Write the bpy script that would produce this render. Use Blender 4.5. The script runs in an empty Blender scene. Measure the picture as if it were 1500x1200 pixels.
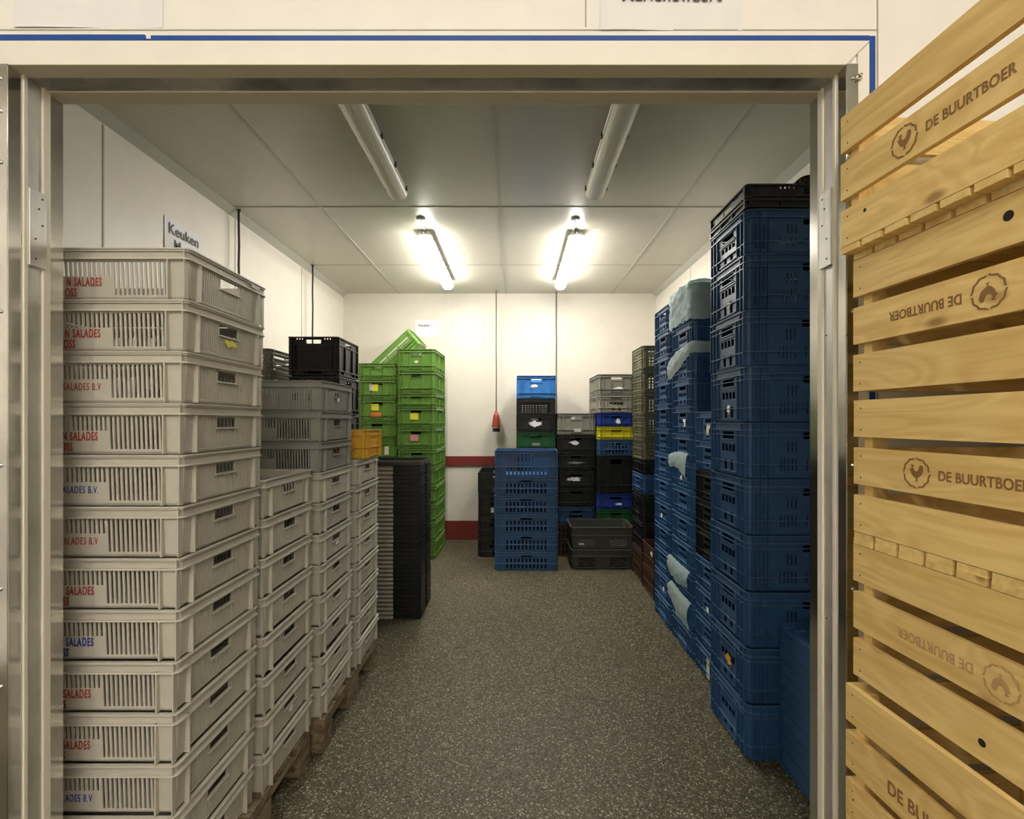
import bpy, math, random
from mathutils import Vector, Matrix
random.seed(7)
S = bpy.context.scene
C = S.collection
CAM_Z = 1.42
PI = math.pi

# ------------------------------------------------------------------ materials
def new_mat(name):
    m = bpy.data.materials.new(name); m.use_nodes = True
    nt = m.node_tree
    return m, nt, nt.nodes['Principled BSDF']

def N(nt, t, **kw):
    n = nt.nodes.new(t)
    for k, v in kw.items():
        if k in n.inputs.keys(): n.inputs[k].default_value = v
        else: setattr(n, k, v)
    return n

def plastic(name, col, rough=0.42, vary=0.12, scuff=0.12, spec=0.4):
    """moulded plastic: slight tone differences from piece to piece and pale scuffs"""
    m, nt, b = new_mat(name)
    L = nt.links.new
    oi = N(nt, 'ShaderNodeObjectInfo')
    tc = N(nt, 'ShaderNodeTexCoord')
    no = N(nt, 'ShaderNodeTexNoise', Scale=22.0, Detail=5.0)
    L(tc.outputs['Object'], no.inputs['Vector'])
    rp = N(nt, 'ShaderNodeValToRGB')
    rp.color_ramp.elements[0].position = 0.5; rp.color_ramp.elements[1].position = 0.8
    L(no.outputs['Fac'], rp.inputs['Fac'])
    mr = N(nt, 'ShaderNodeMapRange'); mr.inputs['To Min'].default_value = 1 - vary; mr.inputs['To Max'].default_value = 1 + vary
    L(oi.outputs['Random'], mr.inputs['Value'])
    hs = N(nt, 'ShaderNodeHueSaturation', Color=(*col, 1))
    L(mr.outputs['Result'], hs.inputs['Value'])
    mx = N(nt, 'ShaderNodeMixRGB'); mx.blend_type = 'MIX'
    mx.inputs['Color2'].default_value = tuple(min(1, c * 1.5 + 0.06) for c in col) + (1,)
    mul = N(nt, 'ShaderNodeMath', operation='MULTIPLY'); mul.inputs[1].default_value = scuff
    L(rp.outputs['Color'], mul.inputs[0]); L(mul.outputs[0], mx.inputs['Fac'])
    L(hs.outputs['Color'], mx.inputs['Color1'])
    L(mx.outputs['Color'], b.inputs['Base Color'])
    b.inputs['Roughness'].default_value = rough
    b.inputs['Specular IOR Level'].default_value = spec
    return m

def flat(name, col, rough=0.6, metal=0.0, spec=0.5):
    m, nt, b = new_mat(name)
    tc = N(nt, 'ShaderNodeTexCoord'); no = N(nt, 'ShaderNodeTexNoise', Scale=9.0, Detail=4.0)
    nt.links.new(tc.outputs['Object'], no.inputs['Vector'])
    mx = N(nt, 'ShaderNodeMixRGB')
    mx.inputs['Color1'].default_value = tuple(c * 0.93 for c in col) + (1,)
    mx.inputs['Color2'].default_value = tuple(min(1, c * 1.05) for c in col) + (1,)
    nt.links.new(no.outputs['Fac'], mx.inputs['Fac']); nt.links.new(mx.outputs['Color'], b.inputs['Base Color'])
    b.inputs['Roughness'].default_value = rough; b.inputs['Metallic'].default_value = metal
    b.inputs['Specular IOR Level'].default_value = spec
    return m

def metal(name, col, rough, stretch=(4, 4, 60), dirt=0.3):
    m, nt, b = new_mat(name); L = nt.links.new
    tc = N(nt, 'ShaderNodeTexCoord'); mp = N(nt, 'ShaderNodeMapping'); mp.inputs['Scale'].default_value = stretch
    no = N(nt, 'ShaderNodeTexNoise', Scale=3.0, Detail=8.0)
    L(tc.outputs['Object'], mp.inputs['Vector']); L(mp.outputs['Vector'], no.inputs['Vector'])
    n2 = N(nt, 'ShaderNodeTexNoise', Scale=5.0, Detail=6.0); L(tc.outputs['Object'], n2.inputs['Vector'])
    mr = N(nt, 'ShaderNodeMapRange'); mr.inputs['To Min'].default_value = rough * 0.7; mr.inputs['To Max'].default_value = rough * 1.5
    L(no.outputs['Fac'], mr.inputs['Value']); L(mr.outputs['Result'], b.inputs['Roughness'])
    rp = N(nt, 'ShaderNodeValToRGB')
    rp.color_ramp.elements[0].position = 0.35; rp.color_ramp.elements[0].color = tuple(c * (1 - dirt) for c in col) + (1,)
    rp.color_ramp.elements[1].position = 0.6; rp.color_ramp.elements[1].color = (*col, 1)
    L(n2.outputs['Fac'], rp.inputs['Fac']); L(rp.outputs['Color'], b.inputs['Base Color'])
    b.inputs['Metallic'].default_value = 1.0
    return m

def wood(name, light, dark, axis=1, knots=True, rough=0.6, freq=1.0):
    """softwood with grain running along one axis of the board"""
    m, nt, b = new_mat(name); L = nt.links.new
    tc = N(nt, 'ShaderNodeTexCoord'); oi = N(nt, 'ShaderNodeObjectInfo')
    off = N(nt, 'ShaderNodeVectorMath', operation='MULTIPLY_ADD')
    L(oi.outputs['Random'], off.inputs[0]); off.inputs[1].default_value = (7.3, 3.1, 5.7)
    L(tc.outputs['Object'], off.inputs[2])
    mp = N(nt, 'ShaderNodeMapping'); sc = [30 * freq, 30 * freq, 30 * freq]; sc[axis] = 1.8 * freq; mp.inputs['Scale'].default_value = sc
    L(off.outputs['Vector'], mp.inputs['Vector'])
    n1 = N(nt, 'ShaderNodeTexNoise', Scale=1.0, Detail=6.0, Roughness=0.6, Distortion=0.6); L(mp.outputs['Vector'], n1.inputs['Vector'])
    mp2 = N(nt, 'ShaderNodeMapping'); s2 = [160, 160, 160]; s2[axis] = 5; mp2.inputs['Scale'].default_value = s2
    L(off.outputs['Vector'], mp2.inputs['Vector'])
    n2 = N(nt, 'ShaderNodeTexNoise', Scale=1.0, Detail=3.0); L(mp2.outputs['Vector'], n2.inputs['Vector'])
    mp3 = N(nt, 'ShaderNodeMapping'); s3 = [9, 9, 9]; s3[axis] = 2.2; mp3.inputs['Scale'].default_value = s3
    L(off.outputs['Vector'], mp3.inputs['Vector'])
    wv = N(nt, 'ShaderNodeTexNoise', Scale=1.0, Detail=2.0, Distortion=1.2); L(mp3.outputs['Vector'], wv.inputs['Vector'])
    sn = N(nt, 'ShaderNodeMath', operation='MULTIPLY'); sn.inputs[1].default_value = 55.0; L(wv.outputs['Fac'], sn.inputs[0])
    si = N(nt, 'ShaderNodeMath', operation='SINE'); L(sn.outputs[0], si.inputs[0])
    a1 = N(nt, 'ShaderNodeMath', operation='MULTIPLY_ADD'); a1.inputs[1].default_value = 0.10; L(si.outputs[0], a1.inputs[0]); L(n1.outputs['Fac'], a1.inputs[2])
    a2 = N(nt, 'ShaderNodeMath', operation='MULTIPLY_ADD'); a2.inputs[1].default_value = 0.25; L(n2.outputs['Fac'], a2.inputs[0]); L(a1.outputs[0], a2.inputs[2])
    rp = N(nt, 'ShaderNodeValToRGB')
    rp.color_ramp.elements[0].position = 0.42; rp.color_ramp.elements[0].color = (*dark, 1)
    rp.color_ramp.elements[1].position = 0.80; rp.color_ramp.elements[1].color = (*light, 1)
    L(a2.outputs[0], rp.inputs['Fac'])
    col = rp.outputs['Color']
    if knots:
        mk = N(nt, 'ShaderNodeMapping'); sk = [11, 11, 11]; sk[axis] = 5; mk.inputs['Scale'].default_value = sk
        L(off.outputs['Vector'], mk.inputs['Vector'])
        vo = N(nt, 'ShaderNodeTexVoronoi', Scale=1.0); L(mk.outputs['Vector'], vo.inputs['Vector'])
        kr = N(nt, 'ShaderNodeValToRGB')
        kr.color_ramp.elements[0].position = 0.05; kr.color_ramp.elements[0].color = (0.35, 0.25, 0.15, 1)
        kr.color_ramp.elements[1].position = 0.13; kr.color_ramp.elements[1].color = (1, 1, 1, 1)
        L(vo.outputs['Distance'], kr.inputs['Fac'])
        mx = N(nt, 'ShaderNodeMixRGB'); mx.blend_type = 'MULTIPLY'; mx.inputs['Fac'].default_value = 0.8
        L(col, mx.inputs['Color1']); L(kr.outputs['Color'], mx.inputs['Color2']); col = mx.outputs['Color']
    mr = N(nt, 'ShaderNodeMapRange'); mr.inputs['To Min'].default_value = 0.9; mr.inputs['To Max'].default_value = 1.08
    L(oi.outputs['Random'], mr.inputs['Value'])
    hs = N(nt, 'ShaderNodeHueSaturation'); L(mr.outputs['Result'], hs.inputs['Value']); L(col, hs.inputs['Color'])
    L(hs.outputs['Color'], b.inputs['Base Color'])
    b.inputs['Roughness'].default_value = rough
    bp = N(nt, 'ShaderNodeBump', Strength=0.25, Distance=0.001); L(n2.outputs['Fac'], bp.inputs['Height']); L(bp.outputs['Normal'], b.inputs['Normal'])
    return m

def floor_mat():
    m, nt, b = new_mat('speckled_epoxy'); L = nt.links.new
    tc = N(nt, 'ShaderNodeTexCoord')
    v = N(nt, 'ShaderNodeTexVoronoi', Scale=190.0); L(tc.outputs['Object'], v.inputs['Vector'])
    rp = N(nt, 'ShaderNodeValToRGB'); cr = rp.color_ramp; cr.interpolation = 'CONSTANT'
    cr.elements[0].position = 0; cr.elements[0].color = (0.045, 0.038, 0.020, 1)
    cr.elements[1].position = 0.30; cr.elements[1].color = (0.082, 0.071, 0.040, 1)
    for p, c in ((0.55, (0.118, 0.103, 0.062, 1)), (0.80, (0.19, 0.17, 0.11, 1)), (0.94, (0.40, 0.37, 0.29, 1))):
        e = cr.elements.new(p); e.color = c
    sep = N(nt, 'ShaderNodeSeparateColor'); L(v.outputs['Color'], sep.inputs['Color']); L(sep.outputs['Red'], rp.inputs['Fac'])
    n = N(nt, 'ShaderNodeTexNoise', Scale=1.6, Detail=5.0); L(tc.outputs['Object'], n.inputs['Vector'])
    mr = N(nt, 'ShaderNodeMapRange'); mr.inputs['To Min'].default_value = 0.8; mr.inputs['To Max'].default_value = 1.2; L(n.outputs['Fac'], mr.inputs['Value'])
    hs = N(nt, 'ShaderNodeHueSaturation'); L(rp.outputs['Color'], hs.inputs['Color']); L(mr.outputs['Result'], hs.inputs['Value'])
    L(hs.outputs['Color'], b.inputs['Base Color'])
    b.inputs['Roughness'].default_value = 0.5; b.inputs['Specular IOR Level'].default_value = 0.3
    bp = N(nt, 'ShaderNodeBump', Strength=0.35, Distance=0.002); L(v.outputs['Distance'], bp.inputs['Height']); L(bp.outputs['Normal'], b.inputs['Normal'])
    return m

def film_mat():
    m, nt, b = new_mat('plastic_film'); L = nt.links.new
    out = nt.nodes['Material Output']
    b.inputs['Base Color'].default_value = (0.78, 0.98, 0.96, 1); b.inputs['Roughness'].default_value = 0.2
    tr = N(nt, 'ShaderNodeBsdfTransparent'); tr.inputs['Color'].default_value = (0.72, 0.92, 0.93, 1)
    tl = N(nt, 'ShaderNodeBsdfTranslucent'); tl.inputs['Color'].default_value = (0.75, 0.95, 0.93, 1)
    tc = N(nt, 'ShaderNodeTexCoord'); wn = N(nt, 'ShaderNodeTexNoise', Scale=14.0, Detail=4.0, Distortion=2.5); L(tc.outputs['Object'], wn.inputs['Vector'])
    wa = N(nt, 'ShaderNodeTexVoronoi', Scale=22.0); wa.feature = 'DISTANCE_TO_EDGE'; L(wn.outputs['Color'], wa.inputs['Vector'])
    wb = N(nt, 'ShaderNodeMath', operation='ADD'); L(wn.outputs['Fac'], wb.inputs[0]); L(wa.outputs['Distance'], wb.inputs[1])
    bp = N(nt, 'ShaderNodeBump', Strength=0.55, Distance=0.012); L(wb.outputs[0], bp.inputs['Height'])
    L(bp.outputs['Normal'], b.inputs['Normal'])
    m1 = N(nt, 'ShaderNodeMixShader'); m1.inputs['Fac'].default_value = 0.30
    L(b.outputs[0], m1.inputs[1]); L(tl.outputs[0], m1.inputs[2])
    m2 = N(nt, 'ShaderNodeMixShader'); m2.inputs['Fac'].default_value = 0.28
    L(m1.outputs[0], m2.inputs[1]); L(tr.outputs[0], m2.inputs[2]); L(m2.outputs[0], out.inputs['Surface'])
    return m

def emit(name, col, st):
    m, nt, b = new_mat(name)
    b.inputs['Base Color'].default_value = (0.8, 0.8, 0.75, 1)
    b.inputs['Emission Color'].default_value = (*col, 1); b.inputs['Emission Strength'].default_value = st
    return m

M = {
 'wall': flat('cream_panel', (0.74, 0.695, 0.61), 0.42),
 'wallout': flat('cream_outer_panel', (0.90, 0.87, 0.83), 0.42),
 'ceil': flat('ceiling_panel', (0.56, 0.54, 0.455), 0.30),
 'seam': flat('panel_seam', (0.42, 0.39, 0.32), 0.5),
 'cseam': flat('ceiling_seam', (0.46, 0.45, 0.39), 0.4),
 'trimc': flat('cream_trim', (0.88, 0.84, 0.77), 0.35),
 'greige': flat('greige_profile', (0.62, 0.58, 0.45), 0.5),
 'galv': metal('galvanised', (0.6, 0.59, 0.55), 0.5, (60, 4, 4), 0.5),
 'mirror': metal('polished_steel', (0.74, 0.73, 0.69), 0.13, (4, 4, 1), 0.3),
 'brushed': metal('brushed_steel', (0.80, 0.79, 0.75), 0.48, (60, 60, 2), 0.25),
 'whitep': flat('white_profile', (0.80, 0.76, 0.66), 0.4),
 'bluetape': flat('blue_strip', (0.010, 0.07, 0.32), 0.4),
 'screw': metal('screw_steel', (0.6, 0.59, 0.55), 0.25),
 'red': flat('oxide_red', (0.19, 0.022, 0.018), 0.5),
 'floor': floor_mat(),
 'lgrey': plastic('light_grey_plastic', (0.50, 0.475, 0.41), 0.42, 0.06, 0.15),
 'mgrey': plastic('mid_grey_plastic', (0.27, 0.265, 0.235), 0.45, 0.06, 0.15),
 'grey': plastic('warm_grey_plastic', (0.25, 0.24, 0.20), 0.45, 0.1, 0.15),
 'dgrey': plastic('dark_grey_plastic', (0.055, 0.057, 0.050), 0.42, 0.1, 0.15),
 'black': plastic('black_plastic', (0.010, 0.011, 0.011), 0.38, 0.2, 0.25),
 'blue': plastic('blue_plastic', (0.028, 0.090, 0.215), 0.38, 0.15, 0.22),
 'navy': plastic('dark_blue_plastic', (0.024, 0.075, 0.180), 0.38, 0.15, 0.22),
 'sky': plastic('bright_blue_plastic', (0.045, 0.21, 0.55), 0.38, 0.05, 0.2),
 'royal': plastic('royal_blue_plastic', (0.015, 0.045, 0.26), 0.4, 0.05, 0.2),
 'green': plastic('green_plastic', (0.125, 0.255, 0.045), 0.36, 0.1, 0.18),
 'dgreen': plastic('dark_green_plastic', (0.012, 0.10, 0.03), 0.4, 0.1, 0.15),
 'olive': plastic('olive_plastic', (0.10, 0.10, 0.055), 0.45, 0.1, 0.2),
 'yellow': plastic('yellow_plastic', (0.62, 0.56, 0.03), 0.4, 0.03, 0.1),
 'orange': plastic('orange_yellow_plastic', (0.66, 0.38, 0.035), 0.4, 0.03, 0.1),
 'brown': plastic('red_brown_plastic', (0.060, 0.028, 0.018), 0.45, 0.1, 0.15),
 'redink': flat('red_ink', (0.38, 0.045, 0.035), 0.6), 'blueink': flat('blue_ink', (0.02, 0.05, 0.35), 0.6),
 'ink': flat('black_ink', (0.06, 0.055, 0.05), 0.6),
 'paper': flat('paper', (0.86, 0.85, 0.86), 0.7),
 'lyellow': flat('yellow_label', (0.75, 0.68, 0.04), 0.6), 'lorange': flat('orange_label', (0.75, 0.16, 0.03), 0.6),
 'lpink': flat('pink_label', (0.70, 0.22, 0.28), 0.6), 'lcream': flat('cream_label', (0.70, 0.68, 0.5), 0.6),
 'crate_wood': wood('crate_pine', (0.90, 0.66, 0.265), (0.74, 0.49, 0.165), 1),
 'crate_wood_x': wood('crate_pine_cross', (0.88, 0.66, 0.27), (0.74, 0.50, 0.17), 0),
 'burn': flat('burnt_mark', (0.27, 0.14, 0.045), 0.7),
 'palburn': flat('faint_burnt_mark', (0.50, 0.31, 0.13), 0.7),
 'knot': flat('knot_hole', (0.02, 0.012, 0.006), 0.8),
 'oldwood': wood('weathered_pallet_wood', (0.26, 0.20, 0.12), (0.10, 0.075, 0.042), 0, True, 0.8),
 'oldwoody': wood('weathered_pallet_wood_cross', (0.26, 0.20, 0.12), (0.10, 0.075, 0.042), 1, True, 0.8),
 'cable': flat('cable_sheath', (0.03, 0.028, 0.025), 0.5), 'greycable': flat('grey_cable_sheath', (0.16, 0.15, 0.12), 0.5),
 'plug': flat('red_plug', (0.34, 0.05, 0.03), 0.4),
 'lamphouse': flat('lamp_housing', (0.42, 0.41, 0.37), 0.45),
 'diff': flat('unlit_diffuser', (0.78, 0.76, 0.66), 0.22),
 'lit': emit('lit_diffuser', (1.0, 0.955, 0.87), 38.0),
 'lit2': emit('lit_diffuser_outer_room', (1.0, 0.94, 0.83), 32.0),
 'film': film_mat(),
 'blue_rim': plastic('paler_blue_edge', (0.075, 0.16, 0.30), 0.35, 0.1, 0.3), 'navy_rim': plastic('paler_dark_blue_edge', (0.055, 0.12, 0.24), 0.35, 0.1, 0.3),  # rim and ledge plastics, each a paler tone than its crate body
 'green_rim': plastic('paler_green_edge', (0.22, 0.38, 0.11), 0.35, 0.1, 0.3), 'lgrey_rim': plastic('paler_light_grey_edge', (0.57, 0.545, 0.475), 0.4, 0.05, 0.15),
 'black_rim': plastic('paler_black_edge', (0.035, 0.036, 0.034), 0.35, 0.1, 0.3), 'grey_rim': plastic('paler_grey_edge', (0.34, 0.33, 0.28), 0.4, 0.1, 0.2), 'dgrey_rim': plastic('paler_dark_grey_edge', (0.13, 0.13, 0.11), 0.4, 0.1, 0.2),
 'olive_rim': plastic('paler_olive_edge', (0.17, 0.17, 0.10), 0.4, 0.1, 0.2),
 'anteceil': flat('outer_ceiling', (0.6, 0.58, 0.5), 0.6),
}

# ------------------------------------------------------------------ mesh builder
class MB:
    def __init__(s): s.v = []; s.f = []
    def add(s, vs, fs):
        o = len(s.v); s.v += [tuple(v) for v in vs]; s.f += [tuple(i + o for i in f) for f in fs]; return s
    def box(s, x0, x1, y0, y1, z0, z1, mat=None):
        vs = [(x0,y0,z0),(x1,y0,z0),(x1,y1,z0),(x0,y1,z0),(x0,y0,z1),(x1,y0,z1),(x1,y1,z1),(x0,y1,z1)]
        if mat is not None: vs = [mat @ Vector(v) for v in vs]
        return s.add(vs, [(3,2,1,0),(4,5,6,7),(0,1,5,4),(1,2,6,5),(2,3,7,6),(3,0,4,7)])
    def loops(s, rings, cap=True, close=True):
        """skin a list of equal-length closed rings"""
        n = len(rings[0]); o = len(s.v)
        for r in rings: s.v += [tuple(p) for p in r]
        for k in range(len(rings) - 1):
            for i in range(n):
                j = (i + 1) % n
                s.f.append((o+k*n+i, o+k*n+j, o+(k+1)*n+j, o+(k+1)*n+i))
        if cap:
            s.f.append(tuple(o + i for i in reversed(range(n)))); s.f.append(tuple(o+(len(rings)-1)*n+i for i in range(n)))
        return s
    def cyl(s, p0, p1, r0, r1=None, n=12):
        r1 = r0 if r1 is None else r1
        p0 = Vector(p0); p1 = Vector(p1); d = (p1 - p0).normalized()
        a = d.orthogonal().normalized(); b = d.cross(a)
        ring = lambda p, r: [p + a*math.cos(2*PI*i/n)*r + b*math.sin(2*PI*i/n)*r for i in range(n)]
        return s.loops([ring(p0, r0), ring(p1, r1)])
    def lathe(s, base, axis, prof, n=16):
        base = Vector(base); d = Vector(axis).normalized(); a = d.orthogonal().normalized(); b = d.cross(a)
        return s.loops([[base + d*h + a*math.cos(2*PI*i/n)*r + b*math.sin(2*PI*i/n)*r for i in range(n)] for r, h in prof])
    def tube(s, pts, r, n=8):
        pts = [Vector(p) for p in pts]; rings = []
        for k, p in enumerate(pts):
            d = (pts[min(k+1, len(pts)-1)] - pts[max(k-1, 0)]).normalized()
            a = d.cross(Vector((0.3, 1, 0.1))).normalized(); b = d.cross(a)
            rings.append([p + a*math.cos(2*PI*i/n)*r + b*math.sin(2*PI*i/n)*r for i in range(n)])
        return s.loops(rings)
    def mesh(s, name, mat, smooth=False):
        me = bpy.data.meshes.new(name); me.from_pydata(s.v, [], s.f); me.update()
        mats = mat if isinstance(mat, (list, tuple)) else [mat]
        for q in mats: me.materials.append(q)
        if smooth:
            for p in me.polygons: p.use_smooth = True
        return me
    def build(s, name, mat, parent=None, loc=(0,0,0), smooth=False, bevel=0):
        o = bpy.data.objects.new(name, s.mesh(name, mat, smooth)); C.objects.link(o)
        o.location = loc
        if parent is not None: o.parent = parent
        if bevel:
            b = o.modifiers.new('bevel', 'BEVEL'); b.width = bevel; b.segments = 2; b.limit_method = 'ANGLE'
        return o

def empty(name, label, cat, loc=(0,0,0), rz=0, group=None):
    o = bpy.data.objects.new(name, None); C.objects.link(o); o.empty_display_size = 0.05
    o.location = loc; o.rotation_euler = (0, 0, rz)
    tag(o, label, cat, group); return o
def tag(o, label=None, cat=None, group=None, kind=None):
    if label: o['label'] = label
    if cat: o['category'] = cat
    if group: o['group'] = group
    if kind: o['kind'] = kind
    return o
def struct(mb, name, mat, bevel=0, parent=None):
    o = mb.build(name, mat, parent, bevel=bevel)
    if parent is None: o['kind'] = 'structure'
    return o
def inst(name, me, parent, loc=(0,0,0), rot=(0,0,0)):
    o = bpy.data.objects.new(name, me); C.objects.link(o); o.parent = parent; o.location = loc; o.rotation_euler = rot; return o

def text_mesh(txt, size, mat, ext=0.0004, sx=1.0, bold=0.0, align='LEFT', sp=1.05):
    cu = bpy.data.curves.new('lettering', 'FONT'); cu.body = txt; cu.size = size; cu.extrude = ext; cu.offset = bold
    cu.align_x = align; cu.space_character = sp
    ob = bpy.data.objects.new('tmp', cu); C.objects.link(ob)
    dg = bpy.context.evaluated_depsgraph_get()
    me = bpy.data.meshes.new_from_object(ob.evaluated_get(dg))
    bpy.data.objects.remove(ob); bpy.data.curves.remove(cu)
    for v in me.vertices: v.co.x *= sx
    me.materials.clear(); me.materials.append(mat); me.name = 'lettering'
    return me

# ------------------------------------------------------------------ crates
def rr_path(hx, hy, r, seg=4):
    pts = []
    for cx, cy, a0 in ((hx-r, hy-r, 0), (-hx+r, hy-r, PI/2), (-hx+r, -hy+r, PI), (hx-r, -hy+r, 1.5*PI)):
        for k in range(seg + 1):
            a = a0 + PI/2*k/seg; pts.append((cx + r*math.cos(a), cy + r*math.sin(a)))
    return pts

def panel(mb, u0, u1, z0, z1, holes, to3d, t):
    us = sorted({u0, u1, *[h[0] for h in holes], *[h[1] for h in holes]})
    zs = sorted({z0, z1, *[h[2] for h in holes], *[h[3] for h in holes]})
    us = [u for u in us if u0 <= u <= u1]; zs = [z for z in zs if z0 <= z <= z1]
    nu, nz = len(us) - 1, len(zs) - 1
    solid = [[not any(h[0] < (us[i]+us[i+1])/2 < h[1] and h[2] < (zs[j]+zs[j+1])/2 < h[3] for h in holes) for j in range(nz)] for i in range(nu)]
    idx = {}
    def V(i, j, d):
        k = (i, j, d)
        if k not in idx: idx[k] = len(mb.v); mb.v.append(to3d(us[i], zs[j], t if d else 0))
        return idx[k]
    for i in range(nu):
        for j in range(nz):
            if not solid[i][j]: continue
            mb.f.append((V(i,j,0), V(i+1,j,0), V(i+1,j+1,0), V(i,j+1,0)))
            mb.f.append((V(i,j+1,1), V(i+1,j+1,1), V(i+1,j,1), V(i,j,1)))
            if i == 0 or not solid[i-1][j]: mb.f.append((V(i,j,1), V(i,j,0), V(i,j+1,0), V(i,j+1,1)))
            if i == nu-1 or not solid[i+1][j]: mb.f.append((V(i+1,j,0), V(i+1,j,1), V(i+1,j+1,1), V(i+1,j+1,0)))
            if j == 0 or not solid[i][j-1]: mb.f.append((V(i,j,0), V(i,j,1), V(i+1,j,1), V(i+1,j,0)))
            if j == nz-1 or not solid[i][j+1]: mb.f.append((V(i,j+1,1), V(i,j+1,0), V(i+1,j+1,0), V(i+1,j+1,1)))

def slits(a, b, n, w, z0, z1):
    p = (b - a) / n
    return [(a + p*(k+0.5) - w/2, a + p*(k+0.5) + w/2, z0, z1) for k in range(n)]
def grid(a, b, n, z0, z1, m, fill=0.6):
    out = []
    pu, pz = (b-a)/n, (z1-z0)/m
    for k in range(m): out += slits(a, b, n, pu*fill, z0 + pz*(k+0.5-fill/2), z0 + pz*(k+0.5+fill/2))
    return out

def crate_meshes(L, W, H, long_h, short_h, ledges, ribs_l, ribs_s, mat, r=0.018, t=0.0035, proud=0.009, draft=0.004, frames=(), base=0.008, rimmat=None):
    """returns (body, rim, ribs) meshes of an open moulded crate; long faces look along y, short faces along x"""
    hx, hy = L/2 - proud, W/2 - proud
    H = H - 0.0012
    off = lambda z: -draft * (1 - z / H)
    body = MB()
    def face(ax, sg, half, holes):
        other = hy if ax == 'x' else hx
        def to(u, z, d):
            o = other + off(z) - d
            return (sg*u, -sg*o, z) if ax == 'x' else (sg*o, sg*u, z)
        panel(body, -half, half, base, H, holes, to, t)
    face('x', 1, hx - r, long_h); face('x', -1, hx - r, long_h)
    face('y', 1, hy - r, short_h); face('y', -1, hy - r, short_h)
    # rounded corners
    seg = 4
    for q, (cx, cy, a0) in enumerate(((hx-r, hy-r, 0), (-hx+r, hy-r, PI/2), (-hx+r, -hy+r, PI), (hx-r, -hy+r, 1.5*PI))):
        o = len(body.v)
        for k in range(seg + 1):
            a = a0 + PI/2*k/seg
            for z in (base, H):
                for d in (0, t):
                    rr = r - d
                    sx = 1 if cx > 0 else -1; sy = 1 if cy > 0 else -1
                    body.v.append((cx + sx*off(z) + rr*math.cos(a), cy + sy*off(z) + rr*math.sin(a), z))
        for k in range(seg):
            A, B = o + 4*k, o + 4*(k+1)
            body.f += [(A, B, B+2, A+2), (A+1, A+3, B+3, B+1), (A+2, B+2, B+3, A+3), (A, A+1, B+1, B)]
    # floor tray and stacking foot
    p0 = rr_path(hx - draft - 0.001, hy - draft - 0.001, r)
    p1 = rr_path(hx - draft - 0.005, hy - draft - 0.005, r - 0.003)
    body.loops([[(x, y, 0.0) for x, y in p1], [(x, y, base*0.8) for x, y in p0], [(x, y, base + 0.003) for x, y in p0]])
    # rim: flanges
    rim = MB()
    def ring(z0, z1, outp):
        zi = (z0+z1)/2
        a = rr_path(hx + off(zi) - t*0.5, hy + off(zi) - t*0.5, r); b = rr_path(hx + outp, hy + outp, r + outp)
        n = len(a); o = len(rim.v)
        for P, z in ((a, z0), (b, z0), (b, z1), (a, z1)): rim.v += [(x, y, z) for x, y in P]
        for c in range(4):
            d = (c + 1) % 4
            for i in range(n):
                j = (i+1) % n; rim.f.append((o+c*n+i, o+c*n+j, o+d*n+j, o+d*n+i))
    for z0, z1, outp in ledges: ring(z0, z1, outp)
    ribs = body
    for u, z0, z1, w in ribs_l:
        for s in (1, -1):
            for sy in (1, -1):
                y0 = hy - draft - 0.001; y1 = hy + proud - 0.0012
                ribs.box(s*u - w/2, s*u + w/2, min(sy*y0, sy*y1), max(sy*y0, sy*y1), z0, z1)
    for u, z0, z1, w in ribs_s:
        for s in (1, -1):
            for sx in (1, -1):
                x0 = hx - draft - 0.001; x1 = hx + proud - 0.0012
                ribs.box(min(sx*x0, sx*x1), max(sx*x0, sx*x1), s*u - w/2, s*u + w/2, z0, z1)
    for which, u0, u1, z0, z1, w in frames:   # raised window frames; which is 'l' or 's'
        for a, b, c, d in ((u0, u1, z0, z0+w), (u0, u1, z1-w, z1)):
            for s in (1, -1):
                if which == 's': ribs.box(min(s*(hx-draft), s*(hx+0.004)), max(s*(hx-draft), s*(hx+0.004)), a, b, c, d)
                else: ribs.box(a, b, min(s*(hy-draft), s*(hy+0.004)), max(s*(hy-draft), s*(hy+0.004)), c, d)
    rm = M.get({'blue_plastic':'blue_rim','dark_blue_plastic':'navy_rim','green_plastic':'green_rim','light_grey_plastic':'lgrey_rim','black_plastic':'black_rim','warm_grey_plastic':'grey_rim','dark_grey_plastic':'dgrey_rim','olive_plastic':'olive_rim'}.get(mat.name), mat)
    bm_ = body.mesh('body', mat); bm_['fx'] = hx; bm_['fy'] = hy
    return bm_, rim.mesh('rim', rm)

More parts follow.
